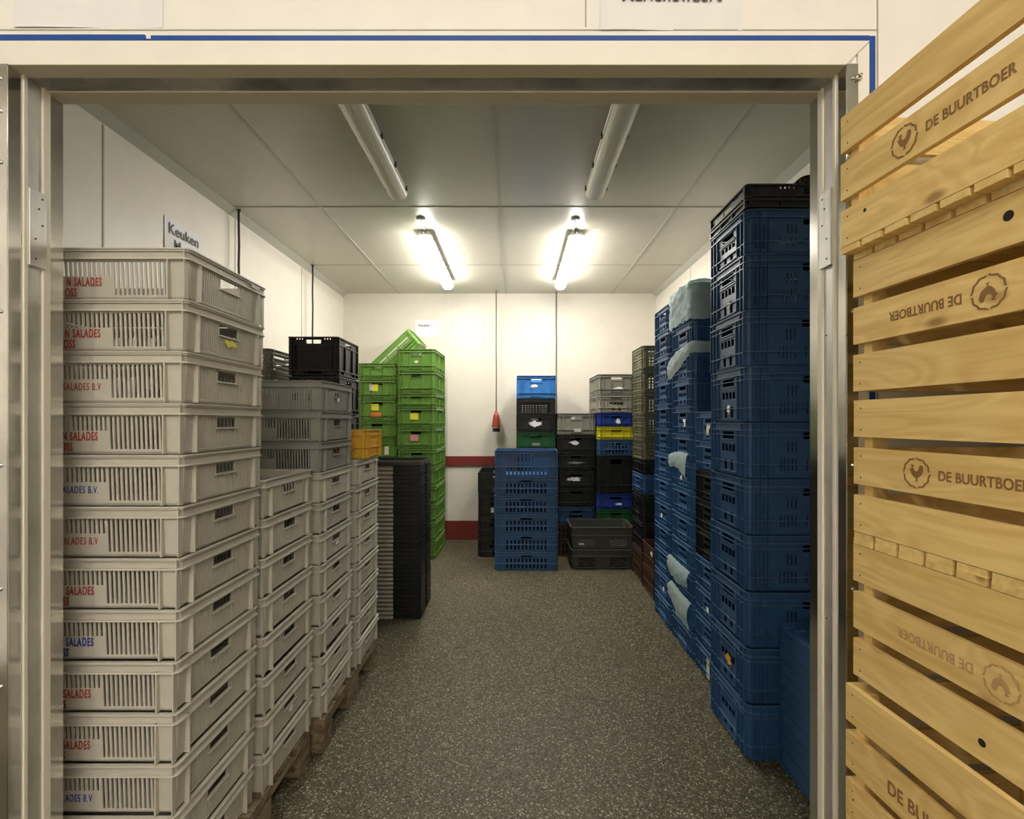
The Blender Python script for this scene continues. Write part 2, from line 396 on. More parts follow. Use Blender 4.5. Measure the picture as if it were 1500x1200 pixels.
_cache = {}
def crate_kind(kind, L, W, H, matname):
    key = (kind, round(L,3), round(W,3), round(H,3), matname)
    if key in _cache: return _cache[key]
    m = M[matname]; hl, hs = L/2, W/2
    z1 = H - 0.034
    if kind == 'bread':
        lh = slits(0.097, 0.239, 12, 0.0062, 0.0135, z1) + slits(-0.239, -0.097, 12, 0.0062, 0.0135, z1) + slits(-0.095, 0.095, 16, 0.0060, z1-0.037, z1)
        sh = [(-0.046, 0.046, z1-0.030, z1-0.002)] + slits(-0.128, -0.050, 8, 0.0046, 0.014, z1) + slits(0.050, 0.128, 8, 0.0046, 0.014, z1) + slits(-0.046, 0.046, 9, 0.0046, 0.014, z1-0.036)
        led = [(H-0.0042, H-0.0012, 0.009), (H-0.030, H-0.026, 0.009), (H-0.0085, H-0.0042, 0.005)]
        rl = [(0.243, 0.003, H-0.026, 0.004), (hl-0.014, 0.003, H-0.004, 0.003)]
        rs = [(hs-0.052, 0.003, H-0.026, 0.004)]
        fr = [('s', -0.052, 0.052, z1-0.035, z1+0.004, 0.004)]
        out = crate_meshes(L, W, H, lh, sh, led, rl, rs, m, frames=fr, draft=0.006, r=0.010)
    elif kind == 'euro':
        k = H / 0.235
        sh = [(-0.058, 0.058, H-0.072*k**0.5, H-0.040)]
        top = H - 0.088*k**0.6
        sh += grid(-0.072, 0.072, 4, top-0.045*k, top-0.006, 1, 0.8)
        sh += [(-0.045, -0.018, 0.022, 0.070*k), (0.018, 0.045, 0.022, 0.070*k)]
        lh = [(-0.058, 0.058, H-0.070*k**0.5, H-0.040)]
        lh += slits(-0.16, -0.08, 5, 0.005, 0.035*k, 0.085*k) + slits(0.08, 0.16, 5, 0.005, 0.035*k, 0.085*k) + slits(-0.05, 0.05, 6, 0.005, 0.035*k, 0.085*k)
        lh += slits(-0.13, -0.08, 3, 0.005, 0.11*k, 0.155*k) + slits(0.08, 0.13, 3, 0.005, 0.11*k, 0.155*k)
        led = [(H-0.0045, H-0.0012, 0.009), (H-0.034, H-0.030, 0.009), (0.060*k, 0.060*k+0.0035, 0.0062)]
        if k > 0.85: led.append((H-0.056, H-0.053, 0.0075))
        rl = [(hl-0.028, 0.004, H-0.004, 0.003), (hl-0.062, 0.004, H-0.004, 0.003), (hl-0.094, 0.004, H-0.004, 0.003), (hl-0.045, 0.020, H-0.062, 0.003), (hl-0.078, 0.020, H-0.062, 0.003)]
        rs = [(hs-0.028, 0.004, H-0.004, 0.003), (hs-0.060, 0.004, H-0.004, 0.003), (hs-0.098, 0.012, H-0.030, 0.003)]
        fr = [('s', -0.066, 0.066, H-0.080*k**0.5, H-0.034, 0.004), ('s', -0.08, 0.08, 0.014, top, 0.004)]
        out = crate_meshes(L, W, H, lh, sh, led, rl, rs, m, frames=fr, r=0.026)
    elif kind == 'panel':          # solid walls, recessed label field, handle slot
        k = H / 0.2
        sh = [(-0.055, 0.055, H-0.062*k**0.5, H-0.036)]
        lh = [(-0.055, 0.055, H-0.062*k**0.5, H-0.036)] + [(-0.2, -0.12, 0.04*k, 0.052*k), (0.12, 0.2, 0.04*k, 0.052*k)]
        led = [(H-0.0045, H-0.0012, 0.013), (H-0.031, H-0.027, 0.013), (0.045*k, 0.045*k+0.0035, 0.010)]
        rl = [(hl-0.028, 0.004, H-0.004, 0.003), (hl-0.07, 0.004, H-0.004, 0.003), (hl-0.15, 0.004, H-0.028, 0.003), (hl-0.23, 0.004, H-0.028, 0.003)]
        rs = [(hs-0.028, 0.004, H-0.004, 0.003), (hs-0.065, 0.004, H-0.004, 0.003), (0.062, 0.012, H-0.03, 0.003)]
        fr = [('s', -0.06, 0.06, 0.02, 0.045*k, 0.004), ('s', -0.06, 0.06, H-0.07*k**0.5, H-0.03, 0.004)]
        out = crate_meshes(L, W, H, lh, sh, led, rl, rs, m, frames=fr, proud=0.013)
    elif kind == 'slot':           # two rows of upright slots on every face
        k = H / 0.18
        lh = [(-0.055, 0.055, H-0.052, H-0.034)] + slits(-0.2, 0.2, 11, 0.018, 0.020, 0.062*k) + slits(-0.2, 0.2, 11, 0.016, 0.078*k, H-0.062)
        sh = [(-0.05, 0.05, H-0.052, H-0.034)] + slits(-0.12, 0.12, 7, 0.018, 0.020, 0.062*k) + slits(-0.12, 0.12, 7, 0.016, 0.078*k, H-0.062)
        led = [(H-0.0045, H-0.0012, 0.009), (H-0.031, H-0.027, 0.007), (0.067*k, 0.067*k+0.004, 0.007)]
        rl = [(hl-0.03, 0.004, H-0.004, 0.004), (hl-0.075, 0.004, H-0.004, 0.003)]; rs = [(hs-0.03, 0.004, H-0.004, 0.004), (hs-0.065, 0.004, H-0.004, 0.003)]
        out = crate_meshes(L, W, H, lh, sh, led, rl, rs, m, frames=[('l', -0.06, 0.06, H-0.058, H-0.029, 0.004)])
    elif kind == 'lattice':        # see-through grid
        lh = grid(-hl+0.05, hl-0.05, 16, 0.02, H-0.045, 5, 0.68)
        sh = grid(-hs+0.05, hs-0.05, 9, 0.02, H-0.045, 5, 0.68)
        led = [(H-0.005, H-0.0012, 0.009), (H-0.030, H-0.026, 0.008), (0.010, 0.014, 0.006), (H*0.45, H*0.45+0.003, 0.005)]
        rl = [(hl-0.03, 0.004, H-0.004, 0.004)]; rs = [(hs-0.03, 0.004, H-0.004, 0.004)]
        out = crate_meshes(L, W, H, lh, sh, led, rl, rs, m)
    elif kind == 'bin':            # deep smooth crate with two gridded windows on the long face
        lh = grid(-0.23, -0.07, 8, 0.025, 0.115, 4, 0.62) + grid(0.07, 0.23, 8, 0.025, 0.115, 4, 0.62)
        sh = [(-0.05, 0.05, H-0.055, H-0.032)]
        led = [(H-0.008, H-0.0012, 0.009), (0.13, 0.134, 0.003)]
        out = crate_meshes(L, W, H, lh, sh, led, [], [], m, frames=[('l', -0.24, -0.06, 0.015, 0.125, 0.004), ('l', 0.06, 0.24, 0.015, 0.125, 0.004)], proud=0.007, draft=0.010)
    elif kind == 'folding':        # folding crate: frame, hinged wall panels, hand hole
        lh = [(-0.055, 0.055, H-0.042, H-0.018)] + slits(-0.16, -0.07, 5, 0.007, H-0.018, H-0.009) + slits(0.07, 0.16, 5, 0.007, H-0.018, H-0.009)
        sh = [(-0.045, 0.045, H-0.042, H-0.018)] + slits(-0.11, -0.06, 3, 0.007, H-0.018, H-0.009) + slits(0.06, 0.11, 3, 0.007, H-0.018, H-0.009) + [(-0.045, 0.045, 0.012, 0.03)]
        led = [(H-0.008, H-0.0012, 0.009), (H-0.052, H-0.047, 0.006), (0.035, 0.042, 0.007), (0.008, 0.014, 0.007)]
        rl = [(hl-0.022, 0.008, H-0.002, 0.012), (hl*0.34, 0.04, H-0.05, 0.006), (hl*0.5, 0.008, 0.038, 0.005)]
        rs = [(hs-0.022, 0.008, H-0.002, 0.012), (hs-0.045, 0.04, H-0.05, 0.004), (0.06, 0.008, 0.038, 0.005)]
        out = crate_meshes(L, W, H, lh, sh, led, rl, rs, m, r=0.008)
    elif kind == 'lowslat':        # crate with lengthwise slots
        ZS = (0.14*H, 0.31*H, 0.48*H, 0.65*H)
        lh = [(-0.24+0.16*k2, -0.24+0.16*k2+0.145, z, z+0.075*H) for k2 in range(3) for z in ZS]
        sh = [(-0.15, -0.06, z, z+0.075*H) for z in ZS] + [(0.06, 0.15, z, z+0.075*H) for z in ZS] + [(-0.05, 0.05, 0.70*H, 0.80*H)]
        led = [(H-0.0045, H-0.0012, 0.009), (H-0.028, H-0.024, 0.009)] + [(z, z+0.003, 0.005) for z in (0.25*H, 0.42*H, 0.59*H)]
        out = crate_meshes(L, W, H, lh, sh, led, [(hl-0.04, 0.004, H-0.004, 0.004)], [(hs-0.03, 0.004, H-0.004, 0.004)], m)
    _cache[key] = out
    return out

def crate(name, kind, L, W, H, mat, label, cat, loc, rz=0, group=None, topmost=False):
    o = empty(name, label, cat, loc, rz, group)
    b, r = crate_kind(kind, L, W, H, mat)
    inst('body', b, o); inst('rim', r, o)
    o['H'] = H
    return o

ORD = ['topmost', 'second from the top', 'third from the top', 'fourth from the top', 'fifth from the top', 'sixth from the top', 'seventh from the top', 'eighth from the top',
       'ninth from the top', 'tenth from the top', 'eleventh from the top', 'twelfth from the top', 'thirteenth from the top', 'fourteenth from the top']
def stack(name, group, where, x, y, z0, items, rz=0, jit=0.003, lean=0.0, seed=1):
    """items run from the top down: (kind, L, W, H, material, adjective).  returns crates top first"""
    rnd = random.Random(seed); z = z0; out = []; n = len(items)
    for i in range(n - 1, -1, -1):
        kind, L, W, H, mat, adj = items[i][:6]
        lab = f'{adj} crate, {"bottom one" if i == n-1 and n > 1 else ORD[i]} of {where}'
        c = crate(name if len(items[i]) < 7 else items[i][6], kind, L, W, H, mat, lab, 'crate', (x + rnd.uniform(-jit, jit) + lean*i, y + rnd.uniform(-jit, jit), z), rz + rnd.uniform(-1, 1)*min(0.006, jit*1.5), group)
        out.append(c); z += H + (0.0)
    return out[::-1]

def sticker(c, face, u, z, w, h, mat, name='label', shape=None, lab=None, push=0.0):
    """paper sticker on a crate wall. face: 'x-' 'x+' 'y-'; u along the face as seen from outside, left to right"""
    b = [k for k in c.children if k.name.startswith('body')][0]
    xs = [-b.data['fx'], b.data['fx']]; ys = [-b.data['fy'], b.data['fy']]
    mb = MB()
    pts = shape or [(-0.5,-0.5),(0.5,-0.5),(0.5,0.5),(-0.5,0.5)]
    r0 = [(p[0]*w + u, p[1]*h + z) for p in pts]
    def P(a, zz, d):
        if face == 'y-': return (a, min(ys) - d, zz)
        if face == 'y+': return (-a, max(ys) + d, zz)
        if face == 'x-': return (min(xs) - d, -a, zz)
        return (max(xs) + d, a, zz)
    mb.loops([[P(a, q, -0.0004 + push) for a, q in r0], [P(a, q, 0.0008 + push) for a, q in r0]])
    o = mb.build(name, mat, c)
    if lab: o['label'] = lab
    return o
def torn(n=11, seed=3):
    r = random.Random(seed); n = n*2
    return [(math.cos(2*PI*i/n)*0.5*r.uniform(0.55, 1.1)*(1.15 if i % 4 else 0.8), math.sin(2*PI*i/n)*0.5*r.uniform(0.35, 1.1)) for i in range(n)]

# ------------------------------------------------------------------ room shell
XL, XR, YF, YB, ZC = -2.06, 1.70, 1.18, 5.91, 2.955
AX0, AX1, AY0, AZ = -3.0, 2.6, -3.4, 3.35
WF = 1.06
struct(MB().box(AX0, AX1, AY0, YB + 0.1, -0.1, 0), 'floor', M['floor'])
struct(MB().box(XL - 0.12, XL, YF, YB, 0, ZC), 'wall_left', M['wall'])
struct(MB().box(XR, XR + 0.12, YF, YB, 0, ZC), 'wall_right', M['wall'])
struct(MB().box(XL - 0.12, XR + 0.12, YB, YB + 0.1, 0, ZC), 'wall_back', M['wall'])
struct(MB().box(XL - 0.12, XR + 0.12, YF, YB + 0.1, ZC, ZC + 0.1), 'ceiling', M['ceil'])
# front wall with the doorway
DX0, DX1, DZ = -1.088, 0.712, 2.186
wf = MB()
panel(wf, AX0, AX1, 0, AZ, [(DX0, DX1, 0, DZ)], lambda u, z, d: (u, WF + d, z), 0.12)
struct(wf, 'wall_front', M['wallout'])
# outer room
struct(MB().box(AX0 - 0.1, AX0, AY0, WF, 0, AZ), 'wall_outer_left', M['wallout'])
struct(MB().box(AX1, AX1 + 0.1, AY0, WF, 0, AZ), 'wall_outer_right', M['wallout'])
struct(MB().box(AX0 - 0.1, AX1 + 0.1, AY0 - 0.1, AY0, 0, AZ), 'wall_outer_rear', M['wallout'])
struct(MB().box(AX0 - 0.1, AX1 + 0.1, AY0 - 0.1, WF, AZ, AZ + 0.1), 'ceiling_outer', M['anteceil'])
# ceiling joints
tn = [0]
def trim(mb, mat, bevel=0):
    tn[0] += 1; return struct(mb, f'trim_{tn[0]}', mat, bevel)
for x in (-1.388, -0.105, 1.165):
    trim(MB().box(x - 0.010, x + 0.010, YF, YB, ZC - 0.003, ZC), M['cseam'])
for y in (2.21, 3.52, 4.83):
    trim(MB().box(XL, XR, y - 0.004, y + 0.004, ZC - 0.0035, ZC), M['seam'])
trim(MB().add([(XL, YF, ZC-0.045), (XL+0.05, YF, ZC), (XL, YF, ZC), (XL, YB, ZC-0.045), (XL+0.05, YB, ZC), (XL, YB, ZC)], [(0,1,4,3),(0,3,5,2),(2,5,4,1),(0,2,1),(3,4,5)]), M['cseam'])
trim(MB().add([(XR, YF, ZC-0.045), (XR-0.05, YF, ZC), (XR, YF, ZC), (XR, YB, ZC-0.045), (XR-0.05, YB, ZC), (XR, YB, ZC)], [(3,4,1,0),(2,5,3,0),(1,4,5,2),(1,2,0),(5,4,3)]), M['cseam'])
# upright panel joints
for y in (2.46, 3.62, 4.75): trim(MB().box(XL, XL + 0.0025, y - 0.005, y + 0.005, 0, ZC - 0.05), M['seam'])
for y in (2.46, 3.62, 4.75): trim(MB().box(XR - 0.0025, XR, y - 0.005, y + 0.005, 0, ZC - 0.05), M['seam'])
for x in (-0.80, 0.40): trim(MB().box(x - 0.003, x + 0.003, YB - 0.0015, YB, 0, ZC), M['whitep'])
for x in (0.153, 0.782): trim(MB().box(x - 0.0015, x + 0.0015, WF - 0.001, WF, 2.27 if x < 0.5 else 1.2, AZ), M['seam'])
trim(MB().box(AX0, 0.782, WF - 0.001, WF, 2.262, 2.2645), M['seam'])
# red bumper boards along the back wall
trim(MB().box(XL, XR, YB - 0.022, YB, 0.885, 1.0), M['red'], 0.004)
b = MB().box(XL, XR, YB - 0.028, YB, 0.0, 0.225)
o = struct(b, 'baseboard_back', M['red'], 0.004)
trim(MB().box(XL, XL + 0.022, 3.0, YB - 0.03, 0.885, 1.0), M['red'], 0.004)
struct(MB().box(XL, XL + 0.028, 3.0, YB - 0.03, 0, 0.225), 'baseboard_left', M['red'], 0.004)

# ------------------------------------------------------------------ door frame
dr = bpy.data.objects.new('door_1', None); C.objects.link(dr); dr['kind'] = 'structure'
dr.location = ((DX0+DX1)/2, WF, 0)
def dpart(mb, name, mat, bevel=0):
    me = mb; 
    me.v = [(x - dr.location.x, y - dr.location.y, z) for x, y, z in me.v]
    return me.build(name, M[mat], dr, bevel=bevel)
def strips(X, s, who):
    # reveal of one side: X is the reveal plane, s the direction pointing into the opening
    def bx(y0, y1, p0, p1, z0=0, z1=DZ): return MB().box(min(X + s*p0, X + s*p1), max(X + s*p0, X + s*p1), y0, y1, z0, z1)
    dpart(bx(WF - 0.006, 1.082, 0, 0.002), f'{who}_steel_edge', 'mirror')
    dpart(bx(1.084, 1.093, 0, 0.006), f'{who}_front_lip', 'whitep', 0.001)
    dpart(bx(1.093, 1.127, 0, 0.003), f'{who}_jamb_channel', 'brushed')
    dpart(bx(1.127, 1.146, 0, 0.007), f'{who}_rear_lip', 'whitep', 0.002)
    dpart(bx(1.148, 1.182, 0, 0.002), f'{who}_inner_steel', 'mirror')
    dpart(bx(1.092, 1.131, 0.003, 0.011, 1.768, 1.94), f'{who}_strike_plate', 'brushed', 0.001)
    h = MB()
    for zz in (1.785, 1.83, 1.865, 1.90, 1.925): h.cyl((X + s*0.0108, 1.105 + 0.008*((zz*1000) % 3), zz), (X + s*0.0116, 1.105 + 0.008*((zz*1000) % 3), zz), 0.0022, n=10)
    dpart(h, f'{who}_plate_screws', 'knot')
    # front cover plate
    c = MB().box(min(X, X - s*0.024), max(X, X - s*0.024), WF - 0.007, WF, 0, DZ); dpart(c, f'{who}_cover_plate', 'mirror')
    for zz in (0.55, 0.85, 1.06, 1.325, 1.655, 1.975, 2.085, 2.155):
        q = MB().lathe((X - s*0.0135, WF - 0.007, zz), (0, -1, 0), [(0.0045, 0), (0.0045, 0.0015), (0.0025, 0.003), (0.0006, 0.0034)], 12)
        dpart(q, f'{who}_rivet', 'screw')
strips(DX0, 1, 'left'); strips(DX1, -1, 'right')
# round bolt high on the right
dpart(MB().lathe((DX1 + 0.0235, WF - 0.006, 2.156), (0, -1, 0), [(0.008, 0), (0.008, 0.003), (0.006, 0.005), (0.003, 0.0055), (0.003, 0.012), (0.0005, 0.0125)], 16), 'right_bolt', 'screw')
# header
dpart(MB().box(DX0, DX1, WF - 0.006, 1.094, DZ - 0.002, DZ), 'header_front_lip', 'greige')
dpart(MB().box(DX0, DX1, 1.094, 1.139, DZ - 0.0005, DZ + 0.0004), 'header_channel', 'galv')
dpart(MB().box(DX0, DX1, 1.139, 1.182, DZ - 0.004, DZ), 'header_rear_lip', 'greige', 0.001)
# cream outer casing with mitred corners
PZ, PW = DZ, 0.050
cs = MB()
xa, xb = DX0, DX1
cs.loops([[(xa-PW, WF-y, PZ+PW), (xb+PW, WF-y, PZ+PW), (xb, WF-y, PZ), (xa, WF-y, PZ)] for y in (0.0, 0.006)][::-1])
dpart(cs, 'header_casing', 'trimc')
for s, X, nm in ((-1, xa, 'left'), (1, xb, 'right')):
    q = MB()
    a, b2 = X + s*0.0245, X + s*(PW - 0.0012)
    pts = [(a, 0), (b2, 0), (b2, PZ+PW-0.003), (a, PZ+0.0245-0.002)]
    if s < 0: pts = pts[::-1]
    q.loops([[(x, WF, z) for x, z in pts], [(x, WF-0.0055, z) for x, z in pts]]); dpart(q, f'{nm}_casing', 'trimc')
    dpart(MB().box(min(X+s*PW, X+s*(PW+0.013)), max(X+s*PW, X+s*(PW+0.013)), WF-0.004, WF, 0, PZ+PW+0.012), f'{nm}_blue_strip', 'bluetape')
gx = -0.789
dpart(MB().box(xa-PW, gx-0.006, WF-0.004, WF, PZ+PW+0.002, PZ+PW+0.015), 'header_blue_strip', 'bluetape')
dpart(MB().box(gx+0.007, xb+PW, WF-0.004, WF, PZ+PW, PZ+PW+0.013), 'header_blue_strip', 'bluetape')
dpart(MB().box(gx-0.006, gx+0.007, WF-0.002, WF, PZ+PW+0.004, PZ+PW+0.0075), 'header_blue_strip', 'bluetape')

# ------------------------------------------------------------------ papers
def paper(name, label, loc, rot, w, h, lines):
    p = empty(name, label, 'sign', loc); p.rotation_euler = rot
    n = 8; mb = MB(); rnd = random.Random(len(label))
    vs = []; fs = []
    for j in range(n+1):
        for i in range(n+1):
            u, v = i/n, j/n
            curl = 0.002*math.sin(u*5+1)*(1-v)**2 + 0.0008
            vs.append((u*w - w/2, -curl, v*h - h/2))
    for j in range(n):
        for i in range(n): a = j*(n+1)+i; fs.append((a, a+1, a+n+2, a+n+1))
    mb.add(vs, fs); mb.build('sheet', M['paper'], p)
    for txt, size, x, z, bold in lines:
        me = text_mesh(txt, size, M['ink'], 0.0002, 1.0, bold, 'CENTER')
        inst('lettering', me, p, (x, -0.0036, z), (PI/2, 0, 0))
    return p
paper('paper_sign', 'white paper sign lettered Marienewaert taped above the doorway', (0.337, WF - 0.001, 2.262 + 0.105), (0, 0, 0), 0.306, 0.21, [('Marienewaert', 0.0365, 0.0, -0.044, 0.0005)])
paper('paper_sign', 'blank white sheet taped above the doorway at its left end', (-0.918, WF - 0.001, 2.268 + 0.105), (0, 0, 0), 0.32, 0.21, [])
paper('paper_sign', 'white paper sign lettered Keuken on the left wall above the crates', (XL + 0.003, 3.055, 2.52), (0, 0, PI/2), 0.34, 0.225, [('Keuken', 0.088, 0.0, 0.022, 0.0012), ('M.aa', 0.088, -0.01, -0.065, 0.001)])
paper('paper_sign', 'small white paper sign with tiny lettering on the back wall', (-1.05, YB - 0.001, 2.535), (0, 0, 0), 0.29, 0.205, [('Keuken 1', 0.042, -0.02, 0.022, 0.0008)])

# ------------------------------------------------------------------ ceiling lamps
def lamp(label, x, y0, lit, zc=ZC, L=1.57, ws=1.0, glabel='tube lamps under the ceiling'):
    o = empty('ceiling_lamp', label, 'lamp', (x, y0, zc), 0, glabel)
    hb = 0.075
    h = MB()
    prof = [(-0.045, 0), (-0.045, -0.006), (-0.068, -0.030), (-0.074, -0.046), (0.074, -0.046), (0.068, -0.030), (0.045, -0.006), (0.045, 0)]
    prof = [(a*ws, b - 0.006) for a, b in prof]
    h.loops([[(a*0.97, 0.004, b) for a, b in prof], [(a, 0.02, b) for a, b in prof], [(a, L-0.02, b) for a, b in prof], [(a*0.97, L-0.004, b) for a, b in prof]])
    h.build('housing', M['lamphouse'], o)
    d = MB()
    pr = [(-0.073, -0.053)] + [(-0.070*math.cos(t), -0.056 - 0.052*math.sin(t)**0.8 if math.sin(t) > 0 else -0.056) for t in [PI*k/12 for k in range(13)]] + [(0.073, -0.053)]
    pr = [(a*ws, b) for a, b in pr]
    d.loops([[(a*0.9, 0.0, -0.053 + (b+0.053)*0.6) for a, b in pr], [(a, 0.014, b) for a, b in pr], [(a, L-0.014, b) for a, b in pr], [(a*0.9, L, -0.053 + (b+0.053)*0.6) for a, b in pr]])
    d.build('diffuser', M[lit] if lit else M['diff'], o, smooth=False)
    for k in range(6):
        yy = 0.06 + k*(L-0.12)/5
        for s in (-1, 1):
            MB().box(s*0.074*ws-0.004, s*0.074*ws+0.004, yy-0.012, yy+0.012, -0.066, -0.040).build('clip', M['dgrey'], o, bevel=0.001)
    MB().lathe((0, 0.012, -0.03), (0, -1, 0), [(0.02, 0), (0.02, 0.02), (0.014, 0.03), (0.008, 0.034), (0.008, 0.05)], 12).build('cable_gland', M['dgrey'], o)
    MB().box(-0.02, 0.02, 0.3, 0.34, -0.006, 0).build('mounting_bracket', M['dgrey'], o)
    MB().box(-0.02, 0.02, L-0.34, L-0.3, -0.006, 0).build('mounting_bracket', M['dgrey'], o)
    return o
lamp('unlit tube lamp on the ceiling near the doorway, left of the two', -0.755, 1.62, None, ws=0.9)
lamp('unlit tube lamp on the ceiling near the doorway, right of the two', 0.518, 1.62, None, ws=0.9)
lamp('lit tube lamp on the ceiling near the back wall, left of the two', -0.725, 3.93, 'lit', L=1.42, ws=0.82)
lamp('lit tube lamp on the ceiling near the back wall, right of the two', 0.495, 3.93, 'lit', L=1.42, ws=0.82)
for x, y in ((-0.71, 3.72), (0.46, 3.72)):
    g = empty('cable_grommet', 'pale round ceiling grommet ahead of the %s lit lamp' % ('left' if x < 0 else 'right'), 'grommet', (x, y, ZC), 0, 'ceiling grommets')
    MB().lathe((0, 0, 0), (0, 0, -1), [(0.035, -0.0015), (0.035, 0.008), (0.02, 0.014), (0.012, 0.014)], 20).build('cap', M['lamphouse'], g, smooth=False)
    MB().tube([(0, 0, -0.012), (0, 0.03, -0.028), (0, 0.08, -0.03), (0, 0.14, -0.03)], 0.004).build('cable', M['greycable'], g)
for x, y in ((-1.1, -2.7), (0.9, -2.7), (-0.1, -2.7)):
    l = lamp('lit tube lamp in the outer room behind the doorway viewpoint', x, y, 'lit2', AZ, glabel='tube lamps of the outer room')

# ------------------------------------------------------------------ hanging cables
def hang(label, x, y, z1, mat, plug):
    o = empty('hanging_cable', label, 'cable', (x, y, ZC), 0)
    rnd = random.Random(int(abs(x)*100)); n = 8
    pts = [(rnd.uniform(-1, 1)*0.0025, 0, -(ZC - z1)*k/n) for k in range(n+1)]
    MB().tube(pts, 0.008 if plug != 'none' else 0.0075).build('cord', M[mat], o, smooth=True)
    MB().lathe((0, 0, 0), (0, 0, -1), [(0.012, 0), (0.012, 0.012), (0.007, 0.02)], 12).build('gland', M[mat], o)
    z = -(ZC - z1)
    c = M['plug'] if plug == 'red' else M['dgrey']
    MB().lathe((0, 0, z+0.01), (0, 0, -1), [(0.012, 0), (0.020, 0.02), (0.034, 0.05), (0.042, 0.10), (0.048, 0.16), (0.053, 0.165), (0.053, 0.195)], 16).build('plug', c, o, smooth=False)
    MB().lathe((0, 0, z-0.19), (0, 0, -1), [(0.044, 0), (0.044, 0.045), (0.030, 0.045)], 16).build('socket_mouth', M['black'], o)
    return o
hang('black cable with a red plug hanging before the back wall', -0.218, YB - 0.12, 1.53, 'greycable', 'red')
hang('grey cable hanging down behind the blue and grey crates by the back wall', 0.497, YB - 0.075, 1.42, 'greycable', 'dark')
hang('black cable hanging beside the left wall behind the tallest light grey stack', -2.0, 3.565, 1.9, 'cable', 'dark')
hang('black cable hanging beside the left wall behind the black folding crate', -1.985, 4.83, 1.9, 'cable', 'dark')

# ------------------------------------------------------------------ pallets
def pallet(label, x, y):
    """long side along x; x,y is the centre"""
    o = empty('pallet', label, 'pallet', (x, y, 0), 0, 'pallets under the light grey crates')
    for yy, w in ((-0.3275, 0.145), (-0.17, 0.1), (0, 0.145), (0.17, 0.1), (0.3275, 0.145)):
        MB().box(-0.6, 0.6, yy-w/2, yy+w/2, 0.122, 0.144).build('deck_board', M['oldwood'], o, bevel=0.002)
    for xx in (-0.5275, 0, 0.5275): MB().box(xx-0.0725, xx+0.0725, -0.4, 0.4, 0.100, 0.1215).build('cross_board', M['oldwoody'], o, bevel=0.002)
    for xx in (-0.5275, 0, 0.5275):
        for yy, w in ((-0.35, 0.1), (0, 0.145), (0.35, 0.1)):
            MB().box(xx-0.0725, xx+0.0725, yy-w/2, yy+w/2, 0.0225, 0.0995).build('block', M['oldwoody'], o, bevel=0.002)
    for yy, w in ((-0.35, 0.1), (0, 0.145), (0.35, 0.1)): MB().box(-0.6, 0.6, yy-w/2, yy+w/2, 0, 0.022).build('bottom_board', M['oldwood'], o, bevel=0.002)
pallet('weathered wooden pallet under the light grey crates nearest the doorway', -0.865 - 0.59, 1.655)
pallet('weathered wooden pallet under the light grey crates further in', -0.815 - 0.60, 2.50)

# ------------------------------------------------------------------ left light grey stacks
PH = 0.1445
hA = (1.863 - PH) / 13
A1 = stack('bread_crate', 'light grey crates nearest the doorway', 'the tall stack by the left jamb', -0.830 - 0.3, 1.25 + 0.2, PH, [('bread', 0.6, 0.4, hA, 'lgrey', 'light grey')]*13, lean=-0.0031, jit=0.0012, seed=4)
texts = [('N SALADES', 'OSS', 'redink'), ('N SALADES', 'OSS', 'redink'), ('SALADES B.V', '', 'redink'), ('EN SALADES', 'OSS', 'redink'), ('SALADES B.V.', '', 'blueink'), ('SALADES B.V', '', 'redink'),
         ('SALADES', 'OSS', 'redink'), ('SALADES', 'OSS', 'blueink'), ('SALADES', 'OSS', 'redink'), ('SALADES', 'OSS', 'redink'), ('SALADES B.V', '', 'blueink'), ('SALADES', 'OSS', 'redink')]
_tm = {}
for i, (a, b2, ink) in enumerate(texts):
    c = A1[i]
    thin = 'B.V' in a
    for txt, dz, ux in ((a, 0, 0.068), (b2, -0.027, 0.004)):
        if not txt: continue
        k = (txt, ink)
        if k not in _tm:
            _tm[k] = text_mesh(txt, 0.0305 if not thin else 0.0265, M[ink], 0.0004, 0.50 if not thin else 0.54, 0.0006 if not thin else 0.0, 'RIGHT', sp=1.22)
        inst('lettering', _tm[k], c, (ux + (0.006 if thin else 0), -0.4/2 + 0.009 + 0.003, (0.0365 if not thin else 0.033) + dz), (PI/2, 0, 0))
    kind = {'redink': 'red', 'blueink': 'blue'}[ink]
    nth = ORD[i]
    c['label'] = f'light grey crate, {kind} SALADES lettering, {nth} of stack by left jamb'
sticker(A1[1], 'x+', -0.0, 0.048, 0.07, 0.028, M['lyellow'], shape=torn(9, 2), lab='torn yellow label', push=0.004)
sticker(A1[0], 'x+', 0.13, 0.118, 0.05, 0.010, M['paper'], push=0.006)

hB = 0.1345
A2 = stack('bread_crate', 'light grey crates second from the doorway', 'the low stack behind the lettered stack', -0.842 - 0.3, 1.665 + 0.2, PH, [('bread', 0.6, 0.4, hB, 'lgrey', 'light grey')]*8, jit=0.003, seed=8)
B1 = stack('bread_crate', 'light grey crates carrying pale stacks mid-left', 'the tall stack third from the doorway', -0.818 - 0.3, 2.09 + 0.2, PH, [('bread', 0.6, 0.4, (1.595-PH)/11, 'mgrey' if i < 3 else 'lgrey', 'mid grey' if i < 3 else 'light grey') for i in range(11)], rz=-0.0, jit=0.004, seed=5)
B2 = stack('bread_crate', 'light grey crates under the orange-yellow crate', 'the stack under the orange-yellow crate', -0.805 - 0.3, 2.52 + 0.2, PH, [('bread', 0.6, 0.4, hB, 'lgrey', 'light grey')]*8, jit=0.003, seed=6)
for st, k in ((B1, 5), (B1, 0), (A2, 6)):
    sticker(st[k], 'x+', 0.0, 0.055, 0.035, 0.03, M['paper'], shape=torn(9, k+1), lab='torn white label', push=0.002)
